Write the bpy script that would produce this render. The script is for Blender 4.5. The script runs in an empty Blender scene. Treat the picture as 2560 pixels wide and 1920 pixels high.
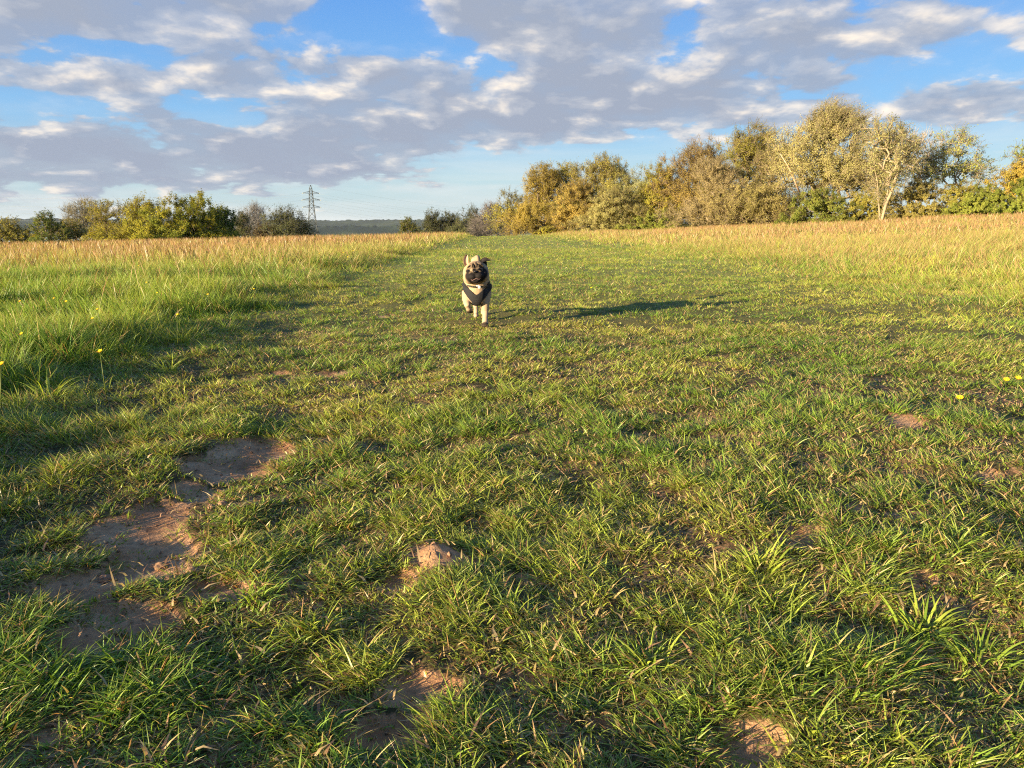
import bpy, bmesh, math, random
import numpy as np
from mathutils import Vector, Matrix
R = math.radians
rs = np.random.RandomState(7)
random.seed(7)
sc = bpy.context.scene
COL = sc.collection

# ------------------------------------------------------------------ camera
CAM_H = 0.56; PITCH = 11.5; F = 1923.0
cam = bpy.data.cameras.new("camera"); camo = bpy.data.objects.new("camera", cam); COL.objects.link(camo)
cam.sensor_width = 36; cam.lens = 36 * F / 2560; cam.clip_start = 0.02; cam.clip_end = 40000
camo.location = (0, 0, CAM_H); camo.rotation_euler = (R(90 - PITCH), 0, 0)
sc.camera = camo

# ------------------------------------------------------------------ light
SUN_EL = 8.5
SUN_DIR = np.array([-0.77, -0.638, math.tan(R(SUN_EL))]); SUN_DIR /= np.linalg.norm(SUN_DIR)
sun = bpy.data.lights.new("sun", 'SUN'); suno = bpy.data.objects.new("sun", sun); COL.objects.link(suno)
sun.energy = 5.0; sun.angle = R(0.55); sun.color = (1.0, 0.80, 0.50)
suno.rotation_euler = Vector(SUN_DIR).to_track_quat('Z', 'Y').to_euler()

sc.view_settings.view_transform = 'Standard'; sc.view_settings.look = 'None'
sc.view_settings.exposure = 1.86; sc.view_settings.gamma = 1
sc.render.engine = 'CYCLES'
cy = sc.cycles
cy.max_bounces = 6; cy.diffuse_bounces = 3; cy.glossy_bounces = 2; cy.transmission_bounces = 3
cy.volume_bounces = 0; cy.transparent_max_bounces = 8
cy.use_denoising = False; cy.filter_width = 1.15; cy.caustics_reflective = False; cy.caustics_refractive = False
cy.adaptive_threshold = 0.01
sc.render.use_persistent_data = False

# ------------------------------------------------------------------ pixel helpers (source pixels -> world)
cp, sp = math.cos(R(PITCH)), math.sin(R(PITCH))
def ray(px, py):
    a = (px - 1280) / F; b = (960 - py) / F
    return np.array([a, cp + b * sp, -sp + b * cp])
def at_depth(px, py, Y):
    d = ray(px, py); return np.array([0, 0, CAM_H]) + d * (Y / d[1])
def on_plane(px, py, z=0.0):
    d = ray(px, py); return np.array([0, 0, CAM_H]) + d * ((z - CAM_H) / d[2])

# ------------------------------------------------------------------ world: Nishita sky and cloud deck
w = bpy.data.worlds.new("World"); sc.world = w; w.use_nodes = True
w.cycles.sampling_method = 'NONE'
nt = w.node_tree; nt.nodes.clear(); NL = nt.links
def N(tree, typ, **kw):
    n = tree.nodes.new(typ)
    for k, v in kw.items(): setattr(n, k, v)
    return n
def M(tree, op, a, b=None, c=None, clamp=False):
    n = tree.nodes.new('ShaderNodeMath'); n.operation = op; n.use_clamp = clamp
    for i, v in enumerate((a, b, c)):
        if v is None: continue
        if isinstance(v, (int, float)): n.inputs[i].default_value = v
        else: tree.links.new(v, n.inputs[i])
    return n.outputs[0]
def VM(tree, op, a, b=None, out=0):
    n = tree.nodes.new('ShaderNodeVectorMath'); n.operation = op
    for i, v in enumerate((a, b)):
        if v is None: continue
        if isinstance(v, (tuple, list)): n.inputs[i].default_value = v
        else: tree.links.new(v, n.inputs[i])
    return n.outputs[out]
def RAMP(tree, fac, stops, interp='LINEAR'):
    n = tree.nodes.new('ShaderNodeValToRGB'); n.color_ramp.interpolation = interp
    e = n.color_ramp.elements
    while len(e) < len(stops): e.new(0.5)
    for i, (p, c) in enumerate(stops):
        e[i].position = p
        e[i].color = (*c, 1) if isinstance(c, (tuple, list)) else (c, c, c, 1)
    tree.links.new(fac, n.inputs[0]); return n.outputs[0]
def MIX(tree, fac, a, b, blend='MIX'):
    n = tree.nodes.new('ShaderNodeMix'); n.data_type = 'RGBA'; n.blend_type = blend
    for s, v in ((0, fac), (6, a), (7, b)):
        if isinstance(v, (int, float)): n.inputs[s].default_value = v
        elif isinstance(v, (tuple, list)): n.inputs[s].default_value = (*v, 1)
        else: tree.links.new(v, n.inputs[s])
    return n.outputs[2]
def NOISE(tree, vec, scale, detail=4, rough=0.5, dist=0.0, lac=2.0):
    n = tree.nodes.new('ShaderNodeTexNoise'); n.inputs['Scale'].default_value = scale
    n.inputs['Detail'].default_value = detail; n.inputs['Roughness'].default_value = rough
    n.inputs['Distortion'].default_value = dist; n.inputs['Lacunarity'].default_value = lac
    if vec is not None: tree.links.new(vec, n.inputs['Vector'])
    return n.outputs[0]
sky = N(nt, 'ShaderNodeTexSky', sky_type='NISHITA'); sky.sun_disc = False
sky.sun_elevation = R(SUN_EL); sky.sun_rotation = math.atan2(SUN_DIR[0], SUN_DIR[1])
sky.air_density = 1.0; sky.dust_density = 0.5; sky.ozone_density = 2.0
tc = N(nt, 'ShaderNodeTexCoord')
D = tc.outputs['Generated']
sep = N(nt, 'ShaderNodeSeparateXYZ'); NL.new(D, sep.inputs[0])
dx, dy, dz = sep.outputs
zz = M(nt, 'MAXIMUM', dz, 0.0)
ay = M(nt, 'MAXIMUM', M(nt, 'ABSOLUTE', dy), 0.02)
cmb = N(nt, 'ShaderNodeCombineXYZ')
NL.new(M(nt, 'DIVIDE', dx, ay), cmb.inputs[0]); NL.new(M(nt, 'DIVIDE', zz, ay), cmb.inputs[1])
XZ = cmb.outputs[0]
def px2xz(px, py):
    d = ray(px, py); return d[0] / d[1], d[2] / d[1]
# large cloud banks and gaps: (x, y, half width, half height, amount) placed by direction in the sky
BANKS = [(-100, 40, 520, 75, .34), (500, 10, 420, 60, .26), (150, 190, 420, 55, .26), (620, 190, 260, 50, .26),
         (300, 400, 620, 100, .42), (820, 400, 330, 60, .34), (120, 520, 300, 40, .12),
         (1050, 200, 260, 75, .26), (860, 300, 260, 60, .2), (1230, 20, 140, 55, .3), (1500, 60, 220, 90, .28),
         (1900, 110, 320, 110, .36), (1420, 240, 260, 70, .28), (1650, 280, 380, 70, .30), (1320, 330, 150, 45, .2), (1500, 115, 110, 40, .22),
         (2430, 60, 230, 60, .3), (1250, 90, 120, 50, .12), (2480, 250, 300, 45, .32), (2300, 290, 200, 35, .16),
         (2300, -150, 500, 90, .3), (1000, -180, 500, 90, .3), (-600, 300, 500, 130, .3), (3200, 150, 500, 150, .3),
         (940, 70, 120, 65, -.30), (450, 250, 300, 26, -.22), (1560, 150, 220, 24, -.12), (2300, 170, 240, 40, -.26),
         (1130, 400, 230, 40, -.10), (2350, 410, 330, 50, -.36), (1480, 400, 320, 30, -.22), (700, 530, 900, 50, -.22), (1750, 470, 900, 60, -.2),
         (1330, 140, 90, 25, -.16), (300, 120, 200, 18, -.1)]
cov = None
for (bx, by, bw, bh, am) in BANKS:
    x0, z0 = px2xz(bx, by)
    v = VM(nt, 'SUBTRACT', XZ, (x0, z0, 0)); v = VM(nt, 'MULTIPLY', v, (F / bw, F / bh, 0))
    q = VM(nt, 'DOT_PRODUCT', v, v, out=1)
    g = M(nt, 'MULTIPLY', M(nt, 'EXPONENT', M(nt, 'MULTIPLY', q, -0.75)), am)
    cov = g if cov is None else M(nt, 'ADD', cov, g)
dl = M(nt, 'ADD', zz, 0.24)
cb = N(nt, 'ShaderNodeCombineXYZ')
NL.new(M(nt, 'DIVIDE', dx, dl), cb.inputs[0]); NL.new(M(nt, 'MULTIPLY', M(nt, 'DIVIDE', dy, dl), 0.92), cb.inputs[1])
P = cb.outputs[0]
wv = NOISE(nt, P, 2.2, 2, 0.5)
n1 = NOISE(nt, P, 3.9, 9, 0.53, 0.2)
P2 = VM(nt, 'ADD', P, (-0.035, -0.06, 0.0))
n2 = NOISE(nt, P2, 3.9, 6, 0.53, 0.2)
P3 = VM(nt, 'ADD', P, (4.7, 1.3, 2.2))
n3 = NOISE(nt, P3, 9, 6, 0.56, 0.2)
dens = M(nt, 'ADD', M(nt, 'MULTIPLY', n1, 1.55), cov)
dens = M(nt, 'ADD', dens, M(nt, 'MULTIPLY', n3, 0.35))
dens = M(nt, 'SUBTRACT', dens, 1.085)
mask = RAMP(nt, M(nt, 'MULTIPLY_ADD', dens, 1.6, 0.28, clamp=True), [(0.0, 0.0), (0.30, 0.10), (0.52, 0.85), (1.0, 1.0)], 'EASE')
# light on the clouds: the side towards the low sun (here the nearer, lower side) and the upper rims are bright
slope = M(nt, 'SUBTRACT', n1, n2)
lit = M(nt, 'MULTIPLY_ADD', slope, 4.0, 0.45)
lit = M(nt, 'ADD', lit, M(nt, 'MULTIPLY', M(nt, 'SUBTRACT', n3, 0.5), 1.25))
lit = M(nt, 'SUBTRACT', lit, M(nt, 'MULTIPLY', M(nt, 'MAXIMUM', dens, 0.0), 0.95), clamp=True)
# thicker, darker banks low on the left and along the top left
for (bx, by, bw, bh, am) in [(330, 400, 620, 95, .34), (200, 30, 420, 60, .2), (1950, 160, 220, 60, .2), (1150, 400, 160, 40, .2)]:
    x0, z0 = px2xz(bx, by); v = VM(nt, 'MULTIPLY', VM(nt, 'SUBTRACT', XZ, (x0, z0, 0)), (F / bw, F / bh, 0))
    lit = M(nt, 'SUBTRACT', lit, M(nt, 'MULTIPLY', M(nt, 'EXPONENT', M(nt, 'MULTIPLY', VM(nt, 'DOT_PRODUCT', v, v, out=1), -0.75)), am), clamp=True)
cloudcol = RAMP(nt, lit, [(0.0, (0.27, 0.31, 0.395)), (0.35, (0.37, 0.395, 0.455)), (0.65, (0.60, 0.565, 0.54)), (1.0, (0.84, 0.74, 0.62))])
skyc = VM(nt, 'MULTIPLY', sky.outputs[0], (0.10, 0.10, 0.10))
# clear air: Nishita brightened and tinted towards the photographed blue
grad = RAMP(nt, zz, [(0.0, (0.45, 0.56, 0.62)), (0.06, (0.40, 0.57, 0.67)), (0.13, (0.19, 0.43, 0.74)), (0.26, (0.10, 0.30, 0.72)), (1.0, (0.06, 0.17, 0.42))])
clear = MIX(nt, 0.75, skyc, grad)
# thin high veil near the horizon
Pv = VM(nt, 'MULTIPLY', XZ, (2.2, 26.0, 1.0))
nv = NOISE(nt, Pv, 1.6, 5, 0.5, 0.4)
veil = M(nt, 'MULTIPLY', RAMP(nt, nv, [(0.42, 0.0), (0.68, 1.0)]), RAMP(nt, zz, [(0.0, 0.75), (0.07, 0.5), (0.14, 0.0)]))
clear = MIX(nt, veil, clear, (0.60, 0.62, 0.62))
allc = MIX(nt, mask, clear, cloudcol)
bg = N(nt, 'ShaderNodeBackground'); bg.inputs[1].default_value = 0.385
NL.new(allc, bg.inputs[0])
wo = N(nt, 'ShaderNodeOutputWorld'); NL.new(bg.outputs[0], wo.inputs[0])

# ------------------------------------------------------------------ numpy noise
def _h(ix, iy, s):
    n = (ix.astype(np.int64) * 374761393 + iy.astype(np.int64) * 668265263 + s * 974634777) & 0x7fffffff
    n = ((n ^ (n >> 13)) * 1274126177) & 0x7fffffff
    return ((n ^ (n >> 16)) & 0xffff) / 65535.0
def vn(x, y, s=0):
    x = np.asarray(x, float); y = np.asarray(y, float)
    ix = np.floor(x); iy = np.floor(y); fx = x - ix; fy = y - iy
    fx = fx * fx * (3 - 2 * fx); fy = fy * fy * (3 - 2 * fy)
    ix = ix.astype(np.int64); iy = iy.astype(np.int64)
    return (_h(ix, iy, s) * (1 - fx) + _h(ix + 1, iy, s) * fx) * (1 - fy) + (_h(ix, iy + 1, s) * (1 - fx) + _h(ix + 1, iy + 1, s) * fx) * fy
def fbm(x, y, s=0, o=4):
    t = 0; a = 1; n = 0
    for i in range(o):
        t = t + a * vn(x * 2 ** i, y * 2 ** i, s + i * 17); n += a; a *= 0.5
    return t / n
def sst(a, b, x):
    t = np.clip((x - a) / (b - a), 0, 1); return t * t * (3 - 2 * t)

# ------------------------------------------------------------------ terrain functions
EDGE_Y = [0, 1.8, 2.8, 4.7, 8.4, 13.6, 35, 60, 200]
EDGE_X = [-1.05, -1.22, -1.38, -1.52, -1.8, -2.0, -2.3, -2.6, -4]
def edge_l(y): return np.interp(y, EDGE_Y, EDGE_X) + 0.16 * (vn(y * 1.3, y * 0 + 3, 5) - .5) + 0.10 * (vn(y * 3.7, y * 0 + 9, 6) - .5)
def edge_r(y): return np.interp(y, [0, 3.3, 6, 12, 21, 49, 80], [2.1, 2.3, 2.5, 2.7, 2.4, 1.4, 1.0])
def z_base(x, y):
    r = 0.056 * np.logaddexp(0, (x - 5.0) / 2.5) * 2.5 * sst(2, 18, y + 0.3 * x)
    r = np.minimum(r, 3.4)
    l = 0.020 * np.maximum(np.minimum(x + 4, 0), -60) * sst(3, 12, y)
    yc = np.interp(x, [-40, -14, -4, 2, 10, 30, 60], [24, 34, 44, 52, 50, 52, 60])
    dd = np.maximum(y - yc, 0)
    drop = np.where(dd < 20, dd * dd * 0.0016, 0.64 + (dd - 20) * 0.064)
    drop = np.where(drop > 3, 3 + 19 * (1 - np.exp(-(drop - 3) / 19)), drop)
    side = np.maximum(np.abs(x) - 120, 0) * 0.02
    return r + l - drop - np.minimum(side, 15)
# bare soil patches, source pixels: (x, y, half width px, half height px, strength)
PATCH = [(660, 1105, 70, 24, 1.0), (590, 1140, 70, 24, 1.), (500, 1165, 85, 30, 1.0), (470, 1215, 80, 26, 1.), (400, 1265, 90, 36, .95), (300, 1330, 105, 40, 1.1),
         (400, 1345, 75, 28, 1.0), (330, 1400, 110, 40, 1.1), (220, 1445, 120, 50, .95), (270, 1540, 130, 42, 1.1), (540, 1480, 90, 24, .9), (420, 1420, 70, 26, .8),
         (200, 1590, 120, 36, 1.0), (90, 1340, 80, 28, .6), (1095, 1395, 75, 40, 1.25), (1010, 1450, 60, 36, .7), (1300, 1440, 50, 24, .6),
         (2250, 1068, 75, 14, .72), (2190, 1050, 40, 9, .6), (2075, 1032, 45, 12, .65), (2470, 1200, 90, 24, .8), (2140, 1275, 60, 22, .8), (2340, 1245, 60, 20, .8),
         (2310, 1465, 100, 34, .8), (2010, 1340, 80, 36, .95), (1860, 1850, 120, 50, 1.), (1040, 1700, 90, 34, .9), (940, 1800, 110, 44, .8), (1500, 1780, 70, 30, .6), (1340, 1680, 60, 30, .7),
         (985, 786, 52, 9, .75), (1030, 776, 34, 6, .62), (830, 930, 60, 10, .85), (700, 925, 40, 8, .6), (1160, 740, 30, 8, .6), (1350, 1180, 90, 14, .55), (1800, 1210, 60, 16, .5),
         (60, 1840, 130, 60, .8), (620, 1640, 70, 30, .5), (1700, 1500, 60, 24, .5), (2480, 1760, 80, 50, .55)]
PW = []
PATCH = [(a, b, c * (.80 if k < 14 else .8), d * (1.05 if k < 14 else .8), s * (1.18 if k < 14 else 1.05)) for k, (a, b, c, d, s) in enumerate(PATCH)]
for (a, b, c, d, s) in PATCH:
    p = on_plane(a, b); px_ = on_plane(a + c, b); py_ = on_plane(a, b - d); py2 = on_plane(a, b + d)
    PW.append((p[0], (py_[1] + py2[1]) / 2, abs(px_[0] - p[0]), abs(py_[1] - py2[1]) / 2, s, p[0] / p[1]))
def soil(x, y):
    t = np.zeros_like(x)
    for (cx, cyy, a, b, s, sh) in PW:
        u = (x - cx - sh * (y - cyy)) / a; v = (y - cyy) / b
        t = np.maximum(t, s * np.exp(-(u * u + v * v) * 0.62))
    n = fbm(x * 8, y * 8, 31, 5)
    far = sst(14, 6, y)
    t = t + (n - 0.5) * 1.35 - .35 * sst(.66, .8, vn(x * 15, y * 18, 33)) * sst(.95, .5, t)
    t2 = sst(0.44, 0.62, t)
    # thin scattered wear all over the path strip
    inside = sst(-0.1, 0.5, x - edge_l(y)) * sst(0.5, -0.6, x - edge_r(y))
    wear = sst(0.69, 0.80, fbm(x * 3.1 + 9, y * 3.1, 77, 4)) * inside
    return np.clip(np.maximum(t2, wear * 0.4) * far, 0, 1)
def clump(x, y): return sst(.38, .62, fbm(x * 14, y * 14, 131, 3) * .72 + fbm(x * 3.2, y * 3.2, 137, 2) * .28)
def z_bump(x, y):
    near = sst(22, 5, np.hypot(x, y))
    b = (fbm(x * 1.2, y * 1.2, 3, 3) - .5) * 0.055 + (fbm(x * 4.5, y * 4.5, 8, 3) - .5) * 0.035
    so = soil(x, y)
    b = b + .007 * clump(x, y) * (1 - so)
    b = b - 0.008 * so + (fbm(x * 22, y * 22, 41, 3) - .5) * (0.004 + 0.016 * so)
    m = on_plane(1095, 1400)
    b = b + 0.03 * np.exp(-(((x - m[0]) / .05) ** 2 + ((y - m[1]) / .06) ** 2))
    return b * near * (1 - np.exp(-((x + .15) ** 2 + (y - 4.4) ** 2) / .09))
def gz(x, y): return z_base(x, y) + z_bump(x, y)

# ------------------------------------------------------------------ mesh helpers
def make_mesh(name, V, faces_flat, loop_starts, mats=(), smooth=False, colors=None, attrs=None, mat_idx=None):
    me = bpy.data.meshes.new(name)
    V = np.ascontiguousarray(V, dtype=np.float32); fl = np.ascontiguousarray(faces_flat, dtype=np.int32)
    ls = np.ascontiguousarray(loop_starts, dtype=np.int32)
    me.vertices.add(len(V)); me.vertices.foreach_set('co', V.ravel())
    me.loops.add(len(fl)); me.loops.foreach_set('vertex_index', fl)
    me.polygons.add(len(ls)); me.polygons.foreach_set('loop_start', ls)
    if mat_idx is not None: me.polygons.foreach_set('material_index', np.ascontiguousarray(mat_idx, dtype=np.int32))
    me.update(calc_edges=True)
    if smooth: me.polygons.foreach_set('use_smooth', np.ones(len(ls), bool))
    if colors is not None:
        a = me.color_attributes.new('col', 'BYTE_COLOR', 'POINT')
        c = np.ones((len(V), 4), np.float32); c[:, :3] = colors
        a.data.foreach_set('color', c.ravel())
    for k, v in (attrs or {}).items():
        a = me.attributes.new(k, 'FLOAT', 'POINT'); a.data.foreach_set('value', np.ascontiguousarray(v, dtype=np.float32))
    for m in mats: me.materials.append(m)
    return me
def tag(o, label=None, cat=None, group=None, kind=None):
    if label: o['label'] = label
    if cat: o['category'] = cat
    if group: o['group'] = group
    if kind: o['kind'] = kind
    return o
def obj(name, data, parent=None):
    o = bpy.data.objects.new(name, data); COL.objects.link(o)
    if parent: o.parent = parent
    return o
def empty(name, loc):
    o = bpy.data.objects.new(name, None); COL.objects.link(o); o.location = loc; o.empty_display_size = 0.1; return o
class MB:
    """collects verts and faces, builds one mesh"""
    def __init__(s): s.v = []; s.f = []; s.c = []; s.n = 0
    def add(s, V, Fc, col=None):
        V = np.asarray(V, float).reshape(-1, 3); s.v.append(V)
        for f in Fc: s.f.append([i + s.n for i in f])
        s.c.append(np.tile(np.asarray(col if col is not None else (1, 1, 1), float), (len(V), 1)) if np.ndim(col) < 2 else col)
        s.n += len(V)
    def tube(s, pts, rad, k=6, col=None, caps=True):
        pts = np.asarray(pts, float); n = len(pts); rad = np.broadcast_to(rad, (n,))
        V = []
        for i in range(n):
            t = pts[min(i + 1, n - 1)] - pts[max(i - 1, 0)]; t = t / (np.linalg.norm(t) + 1e-9)
            a = np.cross(t, [0, 0, 1]) if abs(t[2]) < .9 else np.cross(t, [1, 0, 0]); a /= np.linalg.norm(a); b = np.cross(t, a)
            for j in range(k):
                th = 2 * math.pi * j / k; V.append(pts[i] + rad[i] * (a * math.cos(th) + b * math.sin(th)))
        Fc = [[i * k + j, i * k + (j + 1) % k, (i + 1) * k + (j + 1) % k, (i + 1) * k + j] for i in range(n - 1) for j in range(k)]
        if caps: Fc += [list(range(k))[::-1], [(n - 1) * k + j for j in range(k)]]
        s.add(V, Fc, col)
    def box(s, c, h, col=None, rot=None):
        V = np.array([[x, y, z] for x in (-1, 1) for y in (-1, 1) for z in (-1, 1)], float) * np.asarray(h)
        if rot is not None: V = V @ np.array(rot).T
        s.add(V + np.asarray(c), [[0, 1, 3, 2], [4, 6, 7, 5], [0, 4, 5, 1], [2, 3, 7, 6], [0, 2, 6, 4], [1, 5, 7, 3]], col)
    def ball(s, c, r, nu=16, nv=10, col=None, rot=None):
        V = []; r = np.broadcast_to(r, (3,))
        for i in range(nv + 1):
            ph = math.pi * i / nv
            for j in range(nu): V.append([math.sin(ph) * math.cos(2 * math.pi * j / nu), math.sin(ph) * math.sin(2 * math.pi * j / nu), math.cos(ph)])
        V = np.array(V) * r
        if rot is not None: V = V @ np.array(rot).T
        s.add(V + np.asarray(c), [[i * nu + j, (i + 1) * nu + j, (i + 1) * nu + (j + 1) % nu, i * nu + (j + 1) % nu] for i in range(nv) for j in range(nu)], col)
    def build(s, name, mats=(), smooth=True):
        V = np.concatenate(s.v); fl = [i for f in s.f for i in f]; ls = np.cumsum([0] + [len(f) for f in s.f])[:-1]
        return make_mesh(name, V, fl, ls, mats, smooth, np.clip(np.concatenate(s.c), 0, 1))

# ------------------------------------------------------------------ materials
def mat(name):
    m = bpy.data.materials.new(name); m.use_nodes = True; t = m.node_tree; t.nodes.clear()
    return m, t, N(t, 'ShaderNodeOutputMaterial')
def pbsdf(t, rough=0.7, spec=0.3):
    b = N(t, 'ShaderNodeBsdfPrincipled'); b.inputs['Roughness'].default_value = rough; b.inputs['Specular IOR Level'].default_value = spec; return b
def simple(name, col, rough=0.6, spec=0.4, metal=0, nscale=20, namt=0.25, bump=0.0):
    m, t, o = mat(name); b = pbsdf(t, rough, spec); b.inputs['Metallic'].default_value = metal
    tcn = N(t, 'ShaderNodeTexCoord'); n = NOISE(t, tcn.outputs['Object'], nscale, 4, 0.6)
    c = MIX(t, n, tuple(x * (1 - namt) for x in col), tuple(min(1, x * (1 + namt)) for x in col))
    t.links.new(c, b.inputs['Base Color']); t.links.new(b.outputs[0], o.inputs[0])
    if bump:
        bp = N(t, 'ShaderNodeBump'); bp.inputs['Strength'].default_value = bump; bp.inputs['Distance'].default_value = 0.01
        t.links.new(n, bp.inputs['Height']); t.links.new(bp.outputs[0], b.inputs['Normal'])
    return m
def leafmat(name, transl=0.3, gloss=0.12, rough=0.45):
    m, t, o = mat(name)
    a = N(t, 'ShaderNodeAttribute', attribute_name='col')
    b = pbsdf(t, rough, gloss * 2); t.links.new(a.outputs[0], b.inputs['Base Color'])
    tr = N(t, 'ShaderNodeBsdfTranslucent')
    tcol = MIX(t, 1.0, a.outputs[0], (1.35, 1.25, 0.55), 'MULTIPLY'); t.links.new(tcol, tr.inputs[0])
    mx = N(t, 'ShaderNodeMixShader'); mx.inputs[0].default_value = transl
    t.links.new(b.outputs[0], mx.inputs[1]); t.links.new(tr.outputs[0], mx.inputs[2]); t.links.new(mx.outputs[0], o.inputs[0])
    return m
M_grass = leafmat('grass_blades', 0.36, 0.2, 0.40)
M_leaf = leafmat('tree_leaves', 0.45, 0.05, 0.7)
def attrmat(name, rough=0.9, bump=0.0, scale=60, spec=0.2):
    m, t, o = mat(name); a = N(t, 'ShaderNodeAttribute', attribute_name='col'); b = pbsdf(t, rough, spec)
    tcn = N(t, 'ShaderNodeTexCoord'); n = NOISE(t, tcn.outputs['Object'], scale, 5, 0.65)
    v = MIX(t, 1.0, a.outputs[0], RAMP(t, n, [(0.3, 0.7), (0.7, 1.2)]), 'MULTIPLY')
    t.links.new(v, b.inputs['Base Color']); t.links.new(b.outputs[0], o.inputs[0])
    if bump:
        bp = N(t, 'ShaderNodeBump'); bp.inputs['Strength'].default_value = bump; bp.inputs['Distance'].default_value = 0.01
        t.links.new(n, bp.inputs['Height']); t.links.new(bp.outputs[0], b.inputs['Normal'])
    return m
M_bark = attrmat('bark', 0.9, 0.6, 9)
M_petal = leafmat('petals', 0.2, 0.2, 0.35)

# ground: reddish clay where worn bare, thatch and moss below the grass elsewhere
M_ground, t, o = mat('ground_soil')
g = N(t, 'ShaderNodeNewGeometry'); pos = g.outputs['Position']
so = N(t, 'ShaderNodeAttribute', attribute_name='soil').outputs['Fac']
n_a = NOISE(t, pos, 9, 6, 0.6); n_b = NOISE(t, pos, 60, 6, 0.7); n_c = NOISE(t, pos, 260, 3, 0.6)
soilc = RAMP(t, n_a, [(0.3, (0.27, 0.13, 0.062)), (0.5, (0.40, 0.215, 0.11)), (0.7, (0.54, 0.33, 0.185))])
soilc = MIX(t, 1.0, soilc, RAMP(t, n_b, [(0.3, 0.62), (0.5, 1.0), (0.72, 1.22)]), 'MULTIPLY')
turf = RAMP(t, n_b, [(0.3, (0.028, 0.026, 0.010)), (0.5, (0.070, 0.056, 0.022)), (0.68, (0.16, 0.11, 0.05))])
n_far = NOISE(t, pos, 0.35, 5, 0.6)
dist = VM(t, 'LENGTH', pos, out=1)
farc = RAMP(t, n_far, [(0.3, (0.17, 0.21, 0.04)), (0.5, (0.26, 0.27, 0.06)), (0.7, (0.36, 0.31, 0.09))])
ff = RAMP(t, M(t, 'DIVIDE', dist, 60.0), [(0.045, 0.0), (0.2, 1.0)])
turf = MIX(t, ff, turf, farc)
sfac = M(t, 'MULTIPLY_ADD', M(t, 'SUBTRACT', n_b, 0.5), 0.9, so)
gc = MIX(t, RAMP(t, sfac, [(0.28, 0.0), (0.55, 1.0)]), turf, soilc)
b = pbsdf(t, 0.92, 0.15); t.links.new(gc, b.inputs['Base Color'])
bp = N(t, 'ShaderNodeBump'); bp.inputs['Strength'].default_value = 0.8; bp.inputs['Distance'].default_value = 0.006
t.links.new(M(t, 'ADD', n_b, M(t, 'MULTIPLY', n_c, 0.35)), bp.inputs['Height']); t.links.new(bp.outputs[0], b.inputs['Normal'])
t.links.new(b.outputs[0], o.inputs[0])

# ------------------------------------------------------------------ ground sheet (polar grid out to the valley)
NA, NR = 720, 520
ra = np.exp(np.linspace(math.log(0.12), math.log(2600), NR)); an = np.linspace(0, 2 * math.pi, NA, endpoint=False)
RR, AA = np.meshgrid(ra, an, indexing='ij'); X = RR * np.sin(AA); Y = RR * np.cos(AA)
Z = gz(X, Y)
V = np.stack([X, Y, Z], -1).reshape(-1, 3); V = np.vstack([V, [[0, 0, gz(np.zeros(1), np.zeros(1))[0]]]])
i = np.arange(NR - 1)[:, None] * NA; j = np.arange(NA)[None, :]; j2 = (j + 1) % NA
q = np.stack([i + j, i + j2, i + NA + j2, i + NA + j], -1).reshape(-1, 4)[:, ::-1]
tri = np.stack([np.full(NA, NR * NA), np.arange(NA), (np.arange(NA) + 1) % NA], -1)[:, ::-1]
fl = np.concatenate([q.ravel(), tri.ravel()]); ls = np.concatenate([np.arange(len(q)) * 4, len(q) * 4 + np.arange(NA) * 3])
s_at = np.append(np.maximum(soil(X, Y), .38 * (1 - clump(X, Y)) * sst(7, 2.5, RR) * sst(-.1, .5, X - edge_l(Y))).ravel(), 0)
tag(obj('ground', make_mesh('ground', V, fl, ls, [M_ground], True, attrs={'soil': s_at})), kind='structure')

# ------------------------------------------------------------------ distant hills
M_hill, t, o = mat('far_woods')
g = N(t, 'ShaderNodeNewGeometry'); n_ = NOISE(t, VM(t, 'MULTIPLY', g.outputs['Position'], (1, 0.35, 4.0)), 0.006, 6, 0.6)
hc = RAMP(t, n_, [(0.35, (0.012, 0.024, 0.016)), (0.52, (0.02, 0.036, 0.02)), (0.60, (0.045, 0.065, 0.03)), (0.7, (0.08, 0.08, 0.04))])
b = pbsdf(t, 0.95, 0.05); t.links.new(hc, b.inputs['Base Color']); t.links.new(b.outputs[0], o.inputs[0])
for hi, (r0, top, sd, wd) in enumerate([(2500, 4, 3, 500), (3600, 38, 9, 1100)]):
    na, nr = 1400, 16
    a_ = np.linspace(-1.5, 1.5, na); tt = np.linspace(0, 1, nr)
    A_, T_ = np.meshgrid(a_, tt, indexing='ij')
    prof = np.sin(T_ * math.pi / 2) ** 1.3
    hgt = top + 16 * (fbm(A_ * 7 + 3, A_ * 0, sd, 3) - .5) + 7 * (fbm(A_ * 90, T_ * 3, sd + 2, 2) - .5) * T_ + 9 * (vn(A_ * 420, T_ * 9, sd + 5) ** 2) * sst(.5, 1, T_)
    Rr = r0 + wd * T_; Zh = -26 + (hgt + 26) * prof
    V = np.stack([Rr * np.sin(A_), Rr * np.cos(A_), Zh], -1).reshape(-1, 3)
    i = np.arange(na - 1)[:, None] * nr; j = np.arange(nr - 1)[None]
    q = np.stack([i + j, i + nr + j, i + nr + j + 1, i + j + 1], -1).reshape(-1, 4)
    # back slope closes the hill
    Vb = np.stack([(r0 + wd * 1.9) * np.sin(a_), (r0 + wd * 1.9) * np.cos(a_), np.full(na, -30.)], -1)
    nb = len(V); k_ = np.arange(na - 1)
    qb = np.stack([k_ * nr + nr - 1, (k_ + 1) * nr + nr - 1, nb + k_ + 1, nb + k_], -1)
    V = np.vstack([V, Vb]); q = np.vstack([q, qb])
    tag(obj('hills', make_mesh('hills', V, q.ravel(), np.arange(len(q)) * 4, [M_hill], True)), kind='structure')
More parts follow.
